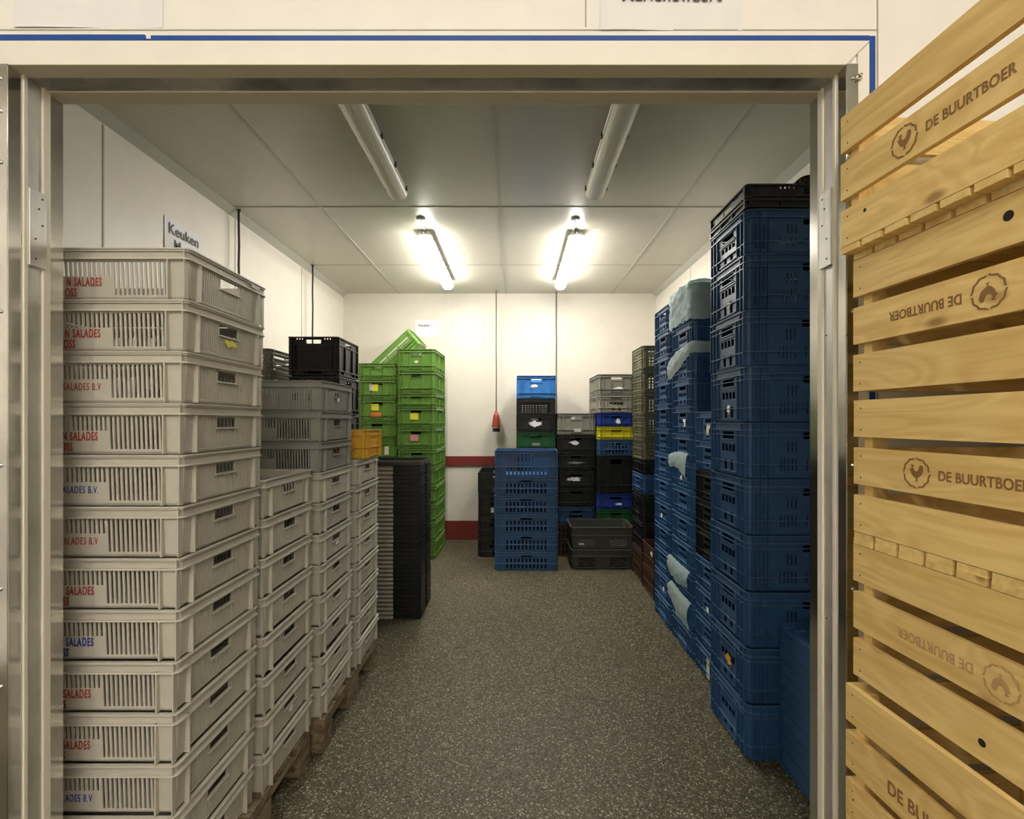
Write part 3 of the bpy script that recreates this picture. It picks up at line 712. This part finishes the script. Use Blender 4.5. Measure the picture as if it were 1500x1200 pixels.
# orange-yellow crate
zt = PH + 8*hB
oc = crate('small_crate', 'slot', 0.5, 0.33, 0.152, 'orange', 'orange-yellow crate standing on top of the low light grey stack', 'crate', (-0.776 - 0.25, 2.57 + 0.165, zt))

# ------------------------------------------------------------------ black folding crates and grey slatted stack behind
bh = 1.937 / 8
BF = stack('folding_crate', 'black folding crates in a stack', 'the stack behind the mid grey crates', -1.072 - 0.157, 3.0 + 0.2, 0, [('folding', 0.4, 0.314, bh, 'black', 'black folding')]*8, rz=PI/2, jit=0.002, seed=2)
GS = stack('slatted_crate', 'grey crates by the left wall', 'the stack behind the black folding crates', -1.5 - 0.2, 3.02 + 0.3, 0, [('lowslat', 0.6, 0.4, 1.868/13, 'grey', 'grey crate-like slatted'.replace('crate-like ', ''))]*13, rz=PI/2, jit=0.002, seed=3)

# folded black crates in a flat pile
nf = 36; fh = 1.10 / nf
fb = MB()
def plate(mb, x0, x1, y0, y1, z0, z1, nt=0.03):
    ym = (y0+y1)/2
    pts = [(x0,y0),(x1,y0),(x1,ym-nt),(x1-0.02,ym-nt),(x1-0.02,ym+nt),(x1,ym+nt),(x1,y1),(x0,y1)]
    mb.loops([[(x, y, z0) for x, y in pts], [(x, y, z1) for x, y in pts]])
plate(fb, 0.098, 0.3, -0.2, 0.2, 0, fh*0.70)
plate(fb, 0.098, 0.292, -0.192, 0.192, fh*0.70, fh-0.0006)
fb_me = fb.mesh('black_half', M['black'])
fg = MB().box(-0.3, 0.0975, -0.2, 0.2, 0, fh*0.56).box(-0.3, 0.0975, -0.16, 0.16, fh*0.55, fh-0.0006)
fg_me = fg.mesh('grey_end', M['lgrey'])
fold_where = 'flat-folded black crate with grey end, in the flat pile beside the grey stacks'
def nth_word(i):
    w = ['first','second','third','fourth','fifth','sixth','seventh','eighth','ninth','tenth','eleventh','twelfth','thirteenth','fourteenth','fifteenth','sixteenth','seventeenth','eighteenth','nineteenth']
    if i < 19: return w[i]
    tens = {20:'twentieth',30:'thirtieth'}; t = (i+1)//10*10; u = (i+1) % 10
    return tens[t] if u == 0 else {20:'twenty',30:'thirty'}[t] + '-' + w[u-1]
rnd = random.Random(11)
for k in range(nf):
    i = nf - 1 - k
    where = 'topmost' if i == 0 else 'bottom one' if i == nf-1 else nth_word(i) + ' from the top'
    o = empty('folded_crate', f'flat folded black crate, {where} of the flat pile', 'folded crate', (-0.672 - 0.3 + rnd.uniform(-0.0015, 0.0015), 3.53 + 0.2 + rnd.uniform(-0.002, 0.002), k*fh), 0, 'flat folded crates in a pile')
    inst('black_half', fb_me, o)['label'] = 'black half'
    inst('grey_end', fg_me, o)['label'] = 'grey end'
crate('tray', 'lowslat', 0.6, 0.4, 0.04, 'black', 'x', 'tray', (0,0,0)) if False else None
t = empty('lid_tray', 'shallow black tray lying on the flat pile of folded crates', 'tray', (-0.675 - 0.3, 3.53 + 0.2, 1.10))
MB().box(-0.3, 0.3, -0.2, 0.2, 0, 0.006).build('base', M['black'], t)
r = MB(); panel(r, -0.3, 0.3, 0.006, 0.03, [], lambda u, z, d: (u, -0.2 + d, z), 0.004); panel(r, -0.3, 0.3, 0.006, 0.03, [], lambda u, z, d: (u, 0.196 + d, z), 0.004)
r.box(-0.3, -0.296, -0.196, 0.196, 0.006, 0.03); r.box(0.296, 0.3, -0.196, 0.196, 0.006, 0.03); r.build('edge', M['dgrey'], t)

# ------------------------------------------------------------------ green stacks
gh = [0.222, 0.232, 0.140, 0.215, 0.222] + [(2.16 - 1.031)/6]*6
GR = stack('green_crate', 'green crates in the right green stack', 'the right-hand green stack', -0.806 - 0.2 + 0.005, 5.04 + 0.3, 0, [('panel', 0.6, 0.4, h, 'green', 'bright green') for h in gh], rz=-PI/2 - 0.035, jit=0.004, seed=12)
gl = [0.165, 0.205, 0.222, 0.21] + [(2.02 - 0.802)/6]*6
GL = stack('green_crate', 'green crates in the left green stack', 'the left-hand green stack', -1.225 - 0.2, 5.08 + 0.3, 0, [('panel', 0.6, 0.4, h, 'green', 'bright green') for h in gl], rz=-PI/2, jit=0.003, seed=13)
# crates turned by -90 degrees show their x+ face to the doorway
sticker(GR[3], 'x+', -0.02, 0.118, 0.085, 0.068, M['lyellow'], lab='yellow label', push=0.003)
sticker(GR[4], 'x+', -0.022, 0.120, 0.09, 0.065, M['lpink'], lab='pink label', push=0.003)
sticker(GL[1], 'x+', -0.02, 0.115, 0.055, 0.07, M['lyellow'], lab='yellow label', push=0.003); sticker(GL[1], 'x+', -0.065, 0.118, 0.034, 0.062, M['paper'], lab='white label', push=0.003)
sticker(GL[2], 'x+', -0.03, 0.135, 0.085, 0.066, M['lyellow'], lab='yellow label', push=0.003); sticker(GL[2], 'x+', -0.012, 0.06, 0.11, 0.045, M['lorange'], lab='orange label', push=0.006)
sticker(GL[4], 'x+', 0.10, 0.10, 0.045, 0.085, M['lcream'], lab='pale label', push=0.003)
sticker(GR[0], 'x+', -0.0, 0.09, 0.05, 0.04, M['lcream'], shape=torn(8, 5), lab='torn pale label', push=0.003)
# tilted crate leaning from the left stack onto the right one
tc_ = crate('green_crate', 'lowslat', 0.6, 0.36, 0.21, 'green', 'bright green crate lying tilted across the two green stacks', 'crate', (0,0,0), 0, None)
Rm = Matrix.Rotation(math.radians(-2), 4, 'Z') @ Matrix.Rotation(math.radians(-42.5), 4, 'Y')
topcorner = Vector(((598-754)*5.46/720, 5.46, CAM_Z + (617-481)*5.46/720))
loc = topcorner - (Rm @ Vector((0.3, -0.18, 0.21)))
tc_.matrix_world = Matrix.Translation(loc) @ Rm

# ------------------------------------------------------------------ back row
BK = stack('black_crate', 'black crates behind the blue floor stack', 'the black stack left of the blue floor stack', -0.385 + 0.2, 5.12 + 0.3, 0, [('euro', 0.6, 0.4, 0.2205, 'black', 'black')]*4, rz=-PI/2, seed=21)
sticker(BK[1], 'x+', -0.05, 0.05, 0.03, 0.05, M['paper'], lab='white label', push=0.003)
CB = stack('slotted_crate', 'blue crates in the low stack on the floor', 'the blue floor stack before the back wall', 0.108, 4.66 + 0.2, 0, [('slot', 0.605, 0.4, 0.252, 'blue', 'deep blue slotted')] + [('slot', 0.605, 0.4, 0.178, 'blue', 'blue slotted')]*5, jit=0.004, seed=22)
S2 = stack('stacking_crate', 'mixed crates in the stack behind the blue floor stack', 'the stack behind the blue floor stack', 0.018 + 0.205, 5.14 + 0.3, 0,
   [('panel', 0.6, 0.41, 0.24, 'sky', 'bright blue'), ('lattice', 0.6, 0.41, 0.17, 'black', 'black gridded'), ('panel', 0.6, 0.41, 0.18, 'black', 'paper-scrapped black'), ('panel', 0.6, 0.41, 0.20, 'dgreen', 'dark green')] + [('panel', 0.6, 0.41, 0.2214, 'black', 'black')]*5, rz=-PI/2, seed=23)
sticker(S2[0], 'x+', -0.02, 0.13, 0.10, 0.05, M['paper'], shape=torn(9, 9), lab='torn pale label', push=0.002)
sticker(S2[2], 'x+', -0.0, 0.085, 0.16, 0.075, M['paper'], shape=torn(13, 4), lab='torn white paper', push=0.004)
sticker(S2[3], 'x+', 0.0, 0.07, 0.08, 0.028, M['mgrey'], lab='grey label', push=0.003)
S3 = stack('stacking_crate', 'mixed crates in the low stack behind the grey bins', 'the stack behind the grey bins', 0.445 + 0.2, 5.15 + 0.3, 0,
   [('panel', 0.6, 0.4, 0.225, 'grey', 'warm grey'), ('panel', 0.6, 0.4, 0.19, 'black', 'paper-scrapped black'), ('panel', 0.6, 0.4, 0.19, 'black', 'pale-stripped black'), ('panel', 0.6, 0.4, 0.18, 'black', 'ragged-labelled black'), ('panel', 0.6, 0.4, 0.20, 'black', 'black'), ('euro', 0.6, 0.4, 0.19, 'navy', 'dark blue'), ('lattice', 0.6, 0.4, 0.165, 'brown', 'red-brown'), ('lattice', 0.6, 0.4, 0.163, 'brown', 'red-brown')], rz=-PI/2, seed=24)
sticker(S3[0], 'x+', 0.01, 0.045, 0.075, 0.028, M['paper'], lab='white label', push=0.006)
sticker(S3[1], 'x+', -0.02, 0.105, 0.10, 0.055, M['paper'], shape=torn(11, 6), lab='torn white paper', push=0.003)
sticker(S3[2], 'x+', 0.0, 0.085, 0.21, 0.03, M['mgrey'], shape=torn(15, 7), lab='ragged pale strip', push=0.003)
sticker(S3[3], 'x+', -0.02, 0.095, 0.17, 0.05, M['paper'], shape=torn(15, 8), lab='ragged white label', push=0.003)
S4 = stack('stacking_crate', 'mixed crates in the stack right of the grey bins', 'the mixed stack with the yellow crate', 0.862 + 0.2, 5.12 + 0.3, 0,
   [('panel', 0.6, 0.4, 0.205, 'grey', 'warm grey'), ('euro', 0.6, 0.4, 0.20, 'grey', 'warm grey windowed'), ('panel', 0.6, 0.4, 0.145, 'royal', 'royal blue'), ('panel', 0.6, 0.4, 0.135, 'yellow', 'yellow'), ('slot', 0.6, 0.4, 0.165, 'blue', 'blue slotted'), ('panel', 0.6, 0.4, 0.40, 'black', 'tall black'), ('panel', 0.6, 0.4, 0.165, 'royal', 'royal blue'), ('panel', 0.6, 0.4, 0.165, 'dgreen', 'dark green'), ('panel', 0.6, 0.4, 0.33, 'black', 'black')], rz=-PI/2, seed=25)
sticker(S4[0], 'x+', 0.02, 0.055, 0.12, 0.04, M['paper'], shape=torn(9, 14), lab='torn white label', push=0.003)
sticker(S4[2], 'x+', 0.015, 0.055, 0.055, 0.065, M['paper'], shape=torn(14, 30), lab='white label', push=0.006)
sticker(S4[6], 'x+', 0.03, 0.06, 0.09, 0.03, M['paper'], shape=torn(10, 31), lab='torn white label', push=0.003)
GB = stack('storage_bin', 'dark grey bins on the floor', 'the two dark grey bins on the floor', 0.838, 4.69 + 0.2, 0, [('bin', 0.60, 0.4, 0.213, 'dgrey', 'open dark grey'), ('bin', 0.60, 0.4, 0.196, 'dgrey', 'dark grey')], jit=0.001, seed=26)
GB[0]['label'] = 'open empty dark grey bin, upper of the two on the floor'; GB[1]['label'] = 'dark grey bin directly on the floor under the open one'
sticker(GB[0], 'y-', -0.2, 0.05, 0.06, 0.02, M['paper'], shape=torn(8, 3), lab='torn white label', push=0.003)
for q, s in ((0, 'x+'),): pass

# ------------------------------------------------------------------ right side
OL = stack('lattice_crate', 'olive and dark crates in the slim stack before the right wall', 'the slim olive stack', 1.11 + 0.275, 4.28 + 0.2, 0,
   [('lattice', 0.55, 0.4, 0.2, 'olive', 'olive gridded')]*5 + [('panel', 0.55, 0.4, 0.13, 'black', 'low black'), ('euro', 0.55, 0.4, 0.17, 'blue', 'blue'), ('euro', 0.55, 0.4, 0.25, 'black', 'black'), ('lattice', 0.55, 0.4, 0.265, 'black', 'black gridded'), ('lattice', 0.55, 0.4, 0.265, 'brown', 'red-brown gridded')], seed=31)
BR = stack('lattice_crate', 'red-brown crates on the floor by the right stacks', 'the low red-brown pair on the floor', 1.095 + 0.275, 3.85 + 0.2, 0, [('lattice', 0.55, 0.4, 0.2, 'brown', 'red-brown gridded')]*2, seed=32)
BR[0]['label'] = 'red-brown gridded crate, upper of the low pair before the blue stacks'; BR[1]['label'] = 'red-brown gridded crate on the floor, lower of the low pair'
sticker(BR[0], 'x-', 0.09, 0.15, 0.09, 0.05, M['lcream'], shape=torn(9, 41), lab='torn pale label', push=0.004)

n4 = 13
JB = 0.0014
C4 = stack('blue_crate', 'blue crates in the fourth blue stack along the right wall', 'the furthest blue stack', 1.045 + 0.3, 3.30 + 0.2, 0, [('euro', 0.6, 0.4, 2.22/n4, 'blue', 'blue')]*n4, seed=41, jit=JB)
C3 = stack('blue_crate', 'blue crates in the third blue stack along the right wall', 'the blue stack wrapped in plastic bags', 1.045 + 0.3, 2.89 + 0.2, 0, [('euro', 0.6, 0.4, 0.23, 'blue', 'blue')] + [('euro', 0.6, 0.4, 2.01/12, 'blue', 'blue')]*12, seed=42, jit=JB)
h2 = 1.472 / 9
C2 = stack('blue_crate', 'blue and black crates in the low stack along the right wall', 'the lower stack with three black crates', 1.048 + 0.3, 2.475 + 0.2, 0, [('euro', 0.6, 0.4, h2, 'black' if i in (2, 3, 4) else 'blue', 'black' if i in (2, 3, 4) else 'blue') for i in range(9)], seed=43, jit=JB)
hc = (2.407 - 0.105 - 0.182) / 9
C1 = stack('blue_crate', 'dark blue crates in the tall stack by the right jamb', 'the tall stack beside the right jamb', 0.962 + 0.3, 2.04 + 0.2, 0,
   [('folding', 0.6, 0.4, 0.105, 'black', 'shallow black', 'black_crate'), ('euro', 0.6, 0.4, 0.182, 'navy', 'shallow dark blue')] + [('euro', 0.6, 0.4, hc, 'navy', 'dark blue')]*9, seed=44, jit=0.003)
sticker(C1[9], 'x-', 0.02, 0.11, 0.06, 0.055, M['orange'], shape=torn(7, 51), lab='torn orange and cream label', push=0.003)
sticker(C2[0], 'x-', -0.0, 0.065, 0.05, 0.06, M['lcream'], shape=[(-.5,-.5),(.1,-.5),(.2,.1),(.5,.1),(.5,.5),(-.5,.5)], lab='pale label', push=0.003)
sticker(C2[8], 'x-', 0.0, 0.07, 0.04, 0.11, M['lcream'], lab='pale label', push=0.003)
sticker(C3[4], 'x-', 0.04, 0.07, 0.05, 0.05, M['paper'], shape=[(-.5,.2),(-.1,.1),(-.1,-.5),(.3,-.5),(.5,.5),(-.5,.5)], lab='white label', push=0.003)
for st, k, sd in ((C4, 8, 1), (C4, 11, 2), (C3, 6, 4), (C1, 4, 5), (C1, 2, 6), (C2, 6, 7)):
    sticker(st[k], 'x-', random.Random(sd).uniform(-0.03, 0.03), 0.06, 0.04, 0.05, M['paper'] if sd % 3 else M['grey'], shape=torn(8, sd), lab='torn pale label', push=0.003)

# crate standing on its end beside the right jamb
e = crate('blue_crate', 'euro', 0.6, 0.4, 0.23, 'navy', 'dark blue crate standing on its end before the tall stack', 'crate', (0,0,0))
e.matrix_world = Matrix.Translation((1.085, 1.83, 0.30)) @ Matrix.Rotation(PI/2, 4, 'Y')
bf = MB().box(-0.27, -0.262, -0.17, 0.17, -0.004, 0).box(0.262, 0.27, -0.17, 0.17, -0.004, 0).box(-0.262, 0.262, -0.17, -0.162, -0.004, 0).box(-0.262, 0.262, 0.162, 0.17, -0.004, 0)
for q in range(9): bf.box(-0.2+q*0.05-0.002, -0.2+q*0.05+0.002, -0.162, 0.162, -0.003, 0)
bf.build('base_frame', M['navy'], e)
# red-brown thing lying on the top crate, seen through its hand hole
rc = crate('small_crate', 'panel', 0.36, 0.26, 0.072, 'brown', 'small red-brown crate lying on top of the tall dark blue stack', 'crate', (1.42, 2.24, 2.4075))

# ------------------------------------------------------------------ plastic bags
def noise3(x, y, z):
    return (math.sin(x*17.1+y*11.3+1.7)*math.cos(z*23.7+y*9.1) + 0.5*math.sin(x*41+z*37+y*29) + 0.3*math.cos(x*77-z*61+y*53)) / 1.8
def sheet(name, label, corners, nu, nv, amp, group=None, thick=True, fringe=0.012):
    """crumpled film hanging between four corners (bottom-left, bottom-right, top-right, top-left)"""
    a, b, c, d = [Vector(p) for p in corners]
    nrm = (b-a).cross(d-a).normalized()
    mb = MB(); vs = []; fs = []
    for j in range(nv+1):
        for i in range(nu+1):
            u, v = i/nu, j/nv
            p = a*(1-u)*(1-v) + b*u*(1-v) + c*u*v + d*(1-u)*v
            p = p + nrm*(amp*abs(noise3(p.x, p.y*1.3, p.z)) + 0.004)
            e = fringe*noise3(p.y*3, p.z*2, p.x)
            if j == 0: p.z += e*1.8
            vs.append(p)
    for j in range(nv):
        for i in range(nu): q = j*(nu+1)+i; fs.append((q, q+1, q+nu+2, q+nu+1))
    mb.add([tuple(p) for p in vs], fs)
    o = mb.build(name, M['film'], None, smooth=True); tag(o, label, 'plastic bag', group)
    return o
# large bag pulled over the topmost crate of the third blue stack
def hood(label, x0, x1, y0, y1, z0, z1, seed=0, dome=0.05):
    mb = MB(); n = 44; nz = 14; rings = []
    per = rr_path((x1-x0)/2, (y1-y0)/2, 0.03, 3); 
    # resample the outline
    P = [Vector((x, y)) for x, y in per]; tot = sum((P[(i+1) % len(P)] - P[i]).length for i in range(len(P)))
    pts = []; i = 0; acc = 0
    for k in range(n*2):
        t_ = tot*k/(n*2)
        while acc + (P[(i+1) % len(P)] - P[i % len(P)]).length < t_: acc += (P[(i+1) % len(P)] - P[i % len(P)]).length; i += 1
        dv = (P[(i+1) % len(P)] - P[i % len(P)]); pts.append(P[i % len(P)] + dv*((t_-acc)/max(dv.length, 1e-6)))
    cx, cy = (x0+x1)/2, (y0+y1)/2
    for j in range(nz+1):
        z = z0 + (z1-z0)*j/nz; r = []
        for p in pts:
            d = 0.011 + 0.022*abs(noise3(p.x+seed, p.y*1.8, z*1.9)) + 0.006*abs(noise3(p.x*3, p.y*4, z*4))
            q = p + p.normalized()*d
            r.append((cx+q.x, cy+q.y, z + (0.010*noise3(p.x*3, p.y*3, seed) if j == 0 else 0)))
        rings.append(r)
    for s_, hh in ((0.97, 0.25), (0.85, 0.6), (0.6, 0.9), (0.3, 1.0), (0.05, 1.0)):
        rings.append([(cx+p.x*s_, cy+p.y*s_, z1 + dome*hh*(0.75+0.35*noise3(p.x*s_*2, p.y*s_*2, seed+1))) for p in pts])
    mb.loops(rings, cap=False)
    o = mb.build('plastic_bag', M['film'], None, smooth=True); return tag(o, label, 'plastic bag', 'pale green plastic bags on the blue crates')
hood('large pale green plastic bag pulled over the top crate of its stack', 1.045, 1.645, 2.89, 3.29, 2.02, 2.245, 2, 0.05)
hx_ = hood('pale green plastic bag pulled out between two crates under the large bag', 1.045, 1.645, 2.89, 3.29, 1.80, 1.845, 5, 0.0)
# keep only the skirt of that second bag: rebuild as a draped band
bpy.data.objects.remove(hx_)
def band(label, pts, drops, group='pale green plastic bags on the blue crates', amp=0.016):
    """film band that hangs from a line of points, each with its own drop"""
    mb = MB(); vs = []; fs = []; nv = 8; m = 10
    L = []
    for k in range(len(pts)-1):
        for q in range(m):
            f = q/m; L.append((Vector(pts[k]).lerp(Vector(pts[k+1]), f), drops[k]*(1-f)+drops[k+1]*f))
    L.append((Vector(pts[-1]), drops[-1]))
    for i, (p, d) in enumerate(L):
        t_ = (L[min(i+1, len(L)-1)][0] - L[max(i-1, 0)][0]).normalized(); nr = Vector((t_.y, -t_.x, 0))
        for j in range(nv+1):
            v = j/nv; q = p - Vector((0, 0, d*v))
            q = q + nr*(-0.002 if j == 0 else 0.006 + amp*abs(noise3(q.x*1.5, q.y*2, q.z*2)) + 0.012*math.sin(PI*v)); q.z += 0.006*noise3(q.x*4, q.y*4, j)
            vs.append(tuple(q))
    n1 = nv+1
    for i in range(len(L)-1):
        for j in range(nv): a = i*n1+j; fs.append((a, a+n1, a+n1+1, a+1))
    mb.add(vs, fs); o = mb.build('plastic_bag', M['film'], None, smooth=True); return tag(o, label, 'plastic bag', group)
XF = 1.045 - 0.004
band('pale green plastic film hanging out under the second crate of the bagged stack', [(XF, 3.28, 1.835), (XF, 3.10, 1.875), (XF, 2.90, 1.895), (XF+0.02, 2.885, 1.895), (XF+0.35, 2.885, 1.875), (XF+0.58, 2.885, 1.87)], [0.145, 0.13, 0.075, 0.07, 0.07, 0.065])
def Zc3(y, py): return CAM_Z + (617 - py)*y/720
band('green plastic bag end sticking out at mid height of the bagged stack', [(XF, 3.27, Zc3(3.27, 664)), (XF, 3.12, Zc3(3.12, 661)), (XF-0.005, 2.93, Zc3(2.93, 664))], [0.085, 0.10, 0.165])
band('green plastic film hanging low on the bagged stack, upper of two', [(XF, 3.29, Zc3(3.29, 812)), (XF, 3.10, Zc3(3.10, 826)), (XF, 2.92, Zc3(2.92, 838))], [0.11, 0.125, 0.10])
band('green plastic film hanging lowest on the bagged stack', [(XF, 3.27, Zc3(3.27, 850)), (XF, 3.10, Zc3(3.10, 866)), (XF, 2.91, Zc3(2.91, 884))], [0.11, 0.16, 0.16])
# scrap of paper on the floor
sp = MB().loops([[(0.0,0,0.0005),(0.03,0.005,0.0005),(0.035,0.025,0.0005),(0.01,0.03,0.0005)], [(0.002,0.002,0.008),(0.025,0.008,0.004),(0.03,0.02,0.010),(0.01,0.025,0.006)]]).build('paper_scrap', M['paper'], None, (1.0, 2.50, 0))
tag(sp, 'white scrap of paper on the floor at the foot of the blue crates', 'scrap')

# ------------------------------------------------------------------ wooden boxes outside the door
def rooster(mat):
    mb = MB(); n = 48
    ring_o = [(0.0, 0.026*(1+0.035*math.cos(12*a)), a) for a in [2*PI*i/n for i in range(n)]]
    vs = []; fs = []
    for dpt in (0, 0.0005):
        for k in (1.0, 0.90):
            for _, r_, a in ring_o: vs.append((r_*k*math.cos(a), r_*k*math.sin(a), dpt))
    for i in range(n):
        j = (i+1) % n
        if i % 12 in (0,): continue
        fs += [(2*n+i, 2*n+j, 3*n+j, 3*n+i), (i, 2*n+i, 3*n+i, n+i), (i, j, 2*n+j, 2*n+i), (n+j, n+i, 3*n+i, 3*n+j)]
    mb.add(vs, fs)
    body = [(-9,5),(-7,7.5),(-5.5,8.5),(-4.5,6.5),(-3.5,3.5),(-1,2),(2,2.5),(4,5),(5,9),(7,11),(10,10),(11,7),(10,3),(9,-1),(6,-4),(3,-6),(1.5,-7),(1.5,-10),(4,-11),(-2,-11),(0,-10),(0,-7),(-3,-6),(-6,-3),(-8,0),(-8.5,3),(-11,4)]
    pts = [(x*0.00125, y*0.00125) for x, y in body]
    mb.loops([[(x, y, 0) for x, y in pts], [(x, y, 0.0005) for x, y in pts]])
    # comb
    for cx in (-7.5, -5.8, -4.3): mb.box((cx-0.6)*0.00125, (cx+0.6)*0.00125, 0.0108, 0.0135, 0, 0.0005)
    return mb.mesh('stamp', mat)
ROO = {'burn': rooster(M['burn']), 'palburn': rooster(M['palburn'])}
DEB = {k: text_mesh('DE BUURTBOER', 0.0228, M[k], 0.0003, 0.80, 0.0004) for k in ROO}
BL, BW, BH = 0.60, 0.40, 0.281
def side_slat(): return MB().box(0, 0.011, -BL, 0, 0, 0.072)
SL = side_slat().mesh('side_slat', M['crate_wood'])
ES = MB().box(0.0125, BW-0.0125, -0.011, 0, 0, 0.072).mesh('end_slat', M['crate_wood_x'])
PO = MB().box(0.0, 0.030, -0.020, 0, 0, 0.25).mesh('corner_post', M['crate_wood'])
BB = MB().box(0, BW, -0.0225, 0.0225, 0, 0.012).mesh('bottom_board', M['crate_wood_x'])
def wooden_box(label, x, z, flip, stamps, y=0.98, rz=math.radians(3.3), knots=()):
    o = empty('wooden_crate', label, 'wooden crate', (x, y, z), rz, 'wooden crates stacked outside the doorway')
    F = (lambda zz, h: BH - zz - h) if flip else (lambda zz, h: zz)
    zs = [0.0132, 0.1067, 0.2]
    order = []
    for q, zz in enumerate(zs):
        s1 = inst('side_slat', SL, o, (0, 0, F(zz, 0.072)))
        order.append(s1)
        inst('side_slat', SL, o, (BW-0.011, 0, F(zz, 0.072)))
        inst('end_slat', ES, o, (0, -0.0, F(zz, 0.072))); inst('end_slat', ES, o, (0, -BL+0.011, F(zz, 0.072)))
        nm = MB()
        for zz2 in (0.014, 0.056): nm.cyl((-0.0003, -0.018, zz2), (0.0002, -0.018, zz2), 0.0016, n=8)
        nm.build('nail', M['knot'], s1)
    for xx in (0.0125, BW-0.0425):
        for yy in (-0.0125, -BL+0.0325): inst('corner_post', PO, o, (xx, yy, F(0.0132, 0.25)))
    k = 0; yy = -0.0235
    while yy > -BL + 0.02:
        inst('bottom_board', BB, o, (0, yy, F(0, 0.012))); yy -= 0.0535
    for (q, style, upright, start, tone) in stamps:
        s = order[q]      # q counts from the box bottom
        me, rm = DEB[tone], ROO[tone]
        # text on the aisle face (x = 0), reading direction towards the camera is -y
        if upright == 'text':
            inst('lettering', me, s, (-0.0004, start, 0.024), (PI/2, 0, -PI/2)).scale = (1.45, 1.45, 1)
        elif upright:
            inst('stamp', rm, s, (-0.0006, start, 0.036), (PI/2, 0, -PI/2))
            inst('lettering', me, s, (-0.0004, start - (0.040 if tone != 'none' else 0), 0.028), (PI/2, 0, -PI/2))
        else:
            inst('stamp', rm, s, (-0.0006, start, 0.036), (-PI/2, 0, PI/2)).rotation_euler = (PI/2, PI, -PI/2)
            ob = inst('lettering', me, s, (-0.0004, start + 0.040, 0.044), (0,0,0)); ob.rotation_euler = Matrix.Rotation(0,3,'X').to_euler()
            ob.rotation_euler = (Matrix.Rotation(-PI/2, 3, 'Z') @ Matrix.Rotation(PI/2, 3, 'X') @ Matrix.Rotation(PI, 3, 'Z')).to_euler()
            so = s.children[-2]; so.rotation_euler = ob.rotation_euler
    for (q, ky, kz, r_) in knots:
        MB().lathe((-0.0004, ky, kz), (1, 0, 0), [(r_, 0), (r_*0.9, 0.0008)], 14).build('knot', M['knot'], order[q])
    return o
z0 = 1.189 - 0.281*4
ym = -1
# y position (along the crate, 0 is the door end) for a pixel column
def yl(px, xface):
    # solve (xface + 0.0577*d)*720/(0.98-d) = px-754
    k = (px - 754)/720; d = (k*0.98 - xface)/(k + 0.0577); return -d
wooden_box('slatted wooden crate lettered DE BUURTBOER, topmost of its stack beside the doorway', 0.650, z0 + 0.281*6, False, [(1, 0, True, yl(1325, 0.65), 'burn')], knots=((0, yl(1267, 0.65), 0.05, 0.0035),))
wooden_box('slatted wooden crate stacked upside down with dark inverted stamp, second from the top', 0.675, z0 + 0.281*5, True, [(1, 0, False, yl(1449, 0.675), 'burn')], knots=((0, yl(1478, 0.675), 0.042, 0.0075),))
wooden_box('slatted wooden crate stamped with a rooster and DE BUURTBOER, third from the top', 0.676, z0 + 0.281*4, False, [(1, 0, True, yl(1342, 0.675), 'burn')])
wooden_box('slatted wooden crate with pale upside-down stamp, fourth from the top', 0.675, z0 + 0.281*3, True, [(1, 0, False, yl(1468, 0.675), 'palburn')], knots=((2, yl(1439, 0.675), 0.028, 0.006),))
bx4 = wooden_box('slatted wooden crate lettered DE BUURTBOER at the bottom right, fifth from the top', 0.660, z0 + 0.281*2, False, [(1, 0, 'text', yl(1300, 0.66), 'burn')], knots=((0, -0.02, 0.04, 0.002),))
for k in range(2):
    wooden_box('slatted wooden crate, %s of the stack beside the doorway' % ('second from the bottom', 'bottom one')[1-k], 0.672, z0 + 0.281*k, False, [])
stack('black_crate', 'black crates behind the slatted wooden crates', 'the stack behind the slatted wooden crates', 1.14 + 0.2, 0.66, 0, [('folding', 0.6, 0.4, 0.248, 'black', 'black')]*7, rz=PI/2, seed=71)
# low skid under the boxes
sk = empty('crate_skid', 'low wooden skid under the slatted wooden crates', 'skid', (0.675, 0.98, 0), math.radians(3.3))
for xx in (0.0, 0.16, 0.32): MB().box(xx, xx+0.08, -0.6, 0, 0, z0-0.022).build('runner', M['crate_wood'], sk)
for yy in (-0.58, -0.44, -0.30, -0.16, -0.02): MB().box(0, 0.4, yy-0.02, yy+0.02, z0-0.0215, z0-0.0005).build('cross_board', M['crate_wood_x'], sk)

# ------------------------------------------------------------------ world, camera, view
w = bpy.data.worlds.new('World'); S.world = w; w.use_nodes = True
w.node_tree.nodes['Background'].inputs['Color'].default_value = (0.02, 0.02, 0.02, 1)
cd = bpy.data.cameras.new('Camera'); co = bpy.data.objects.new('Camera', cd); C.objects.link(co)
co.location = (0, 0, CAM_Z); co.rotation_euler = (PI/2, 0, 0)
cd.sensor_width = 36; cd.lens = 720/1500*36
cd.shift_x = (750 - 754)/1500; cd.shift_y = (617 - 600)/1500
cd.clip_start = 0.02
S.camera = co
S.view_settings.view_transform = 'Standard'; S.view_settings.look = 'None'; S.view_settings.gamma = 1; S.view_settings.use_curve_mapping = False
S.view_settings.exposure = 0.75
S.cycles.use_denoising = True
S.cycles.max_bounces = 8
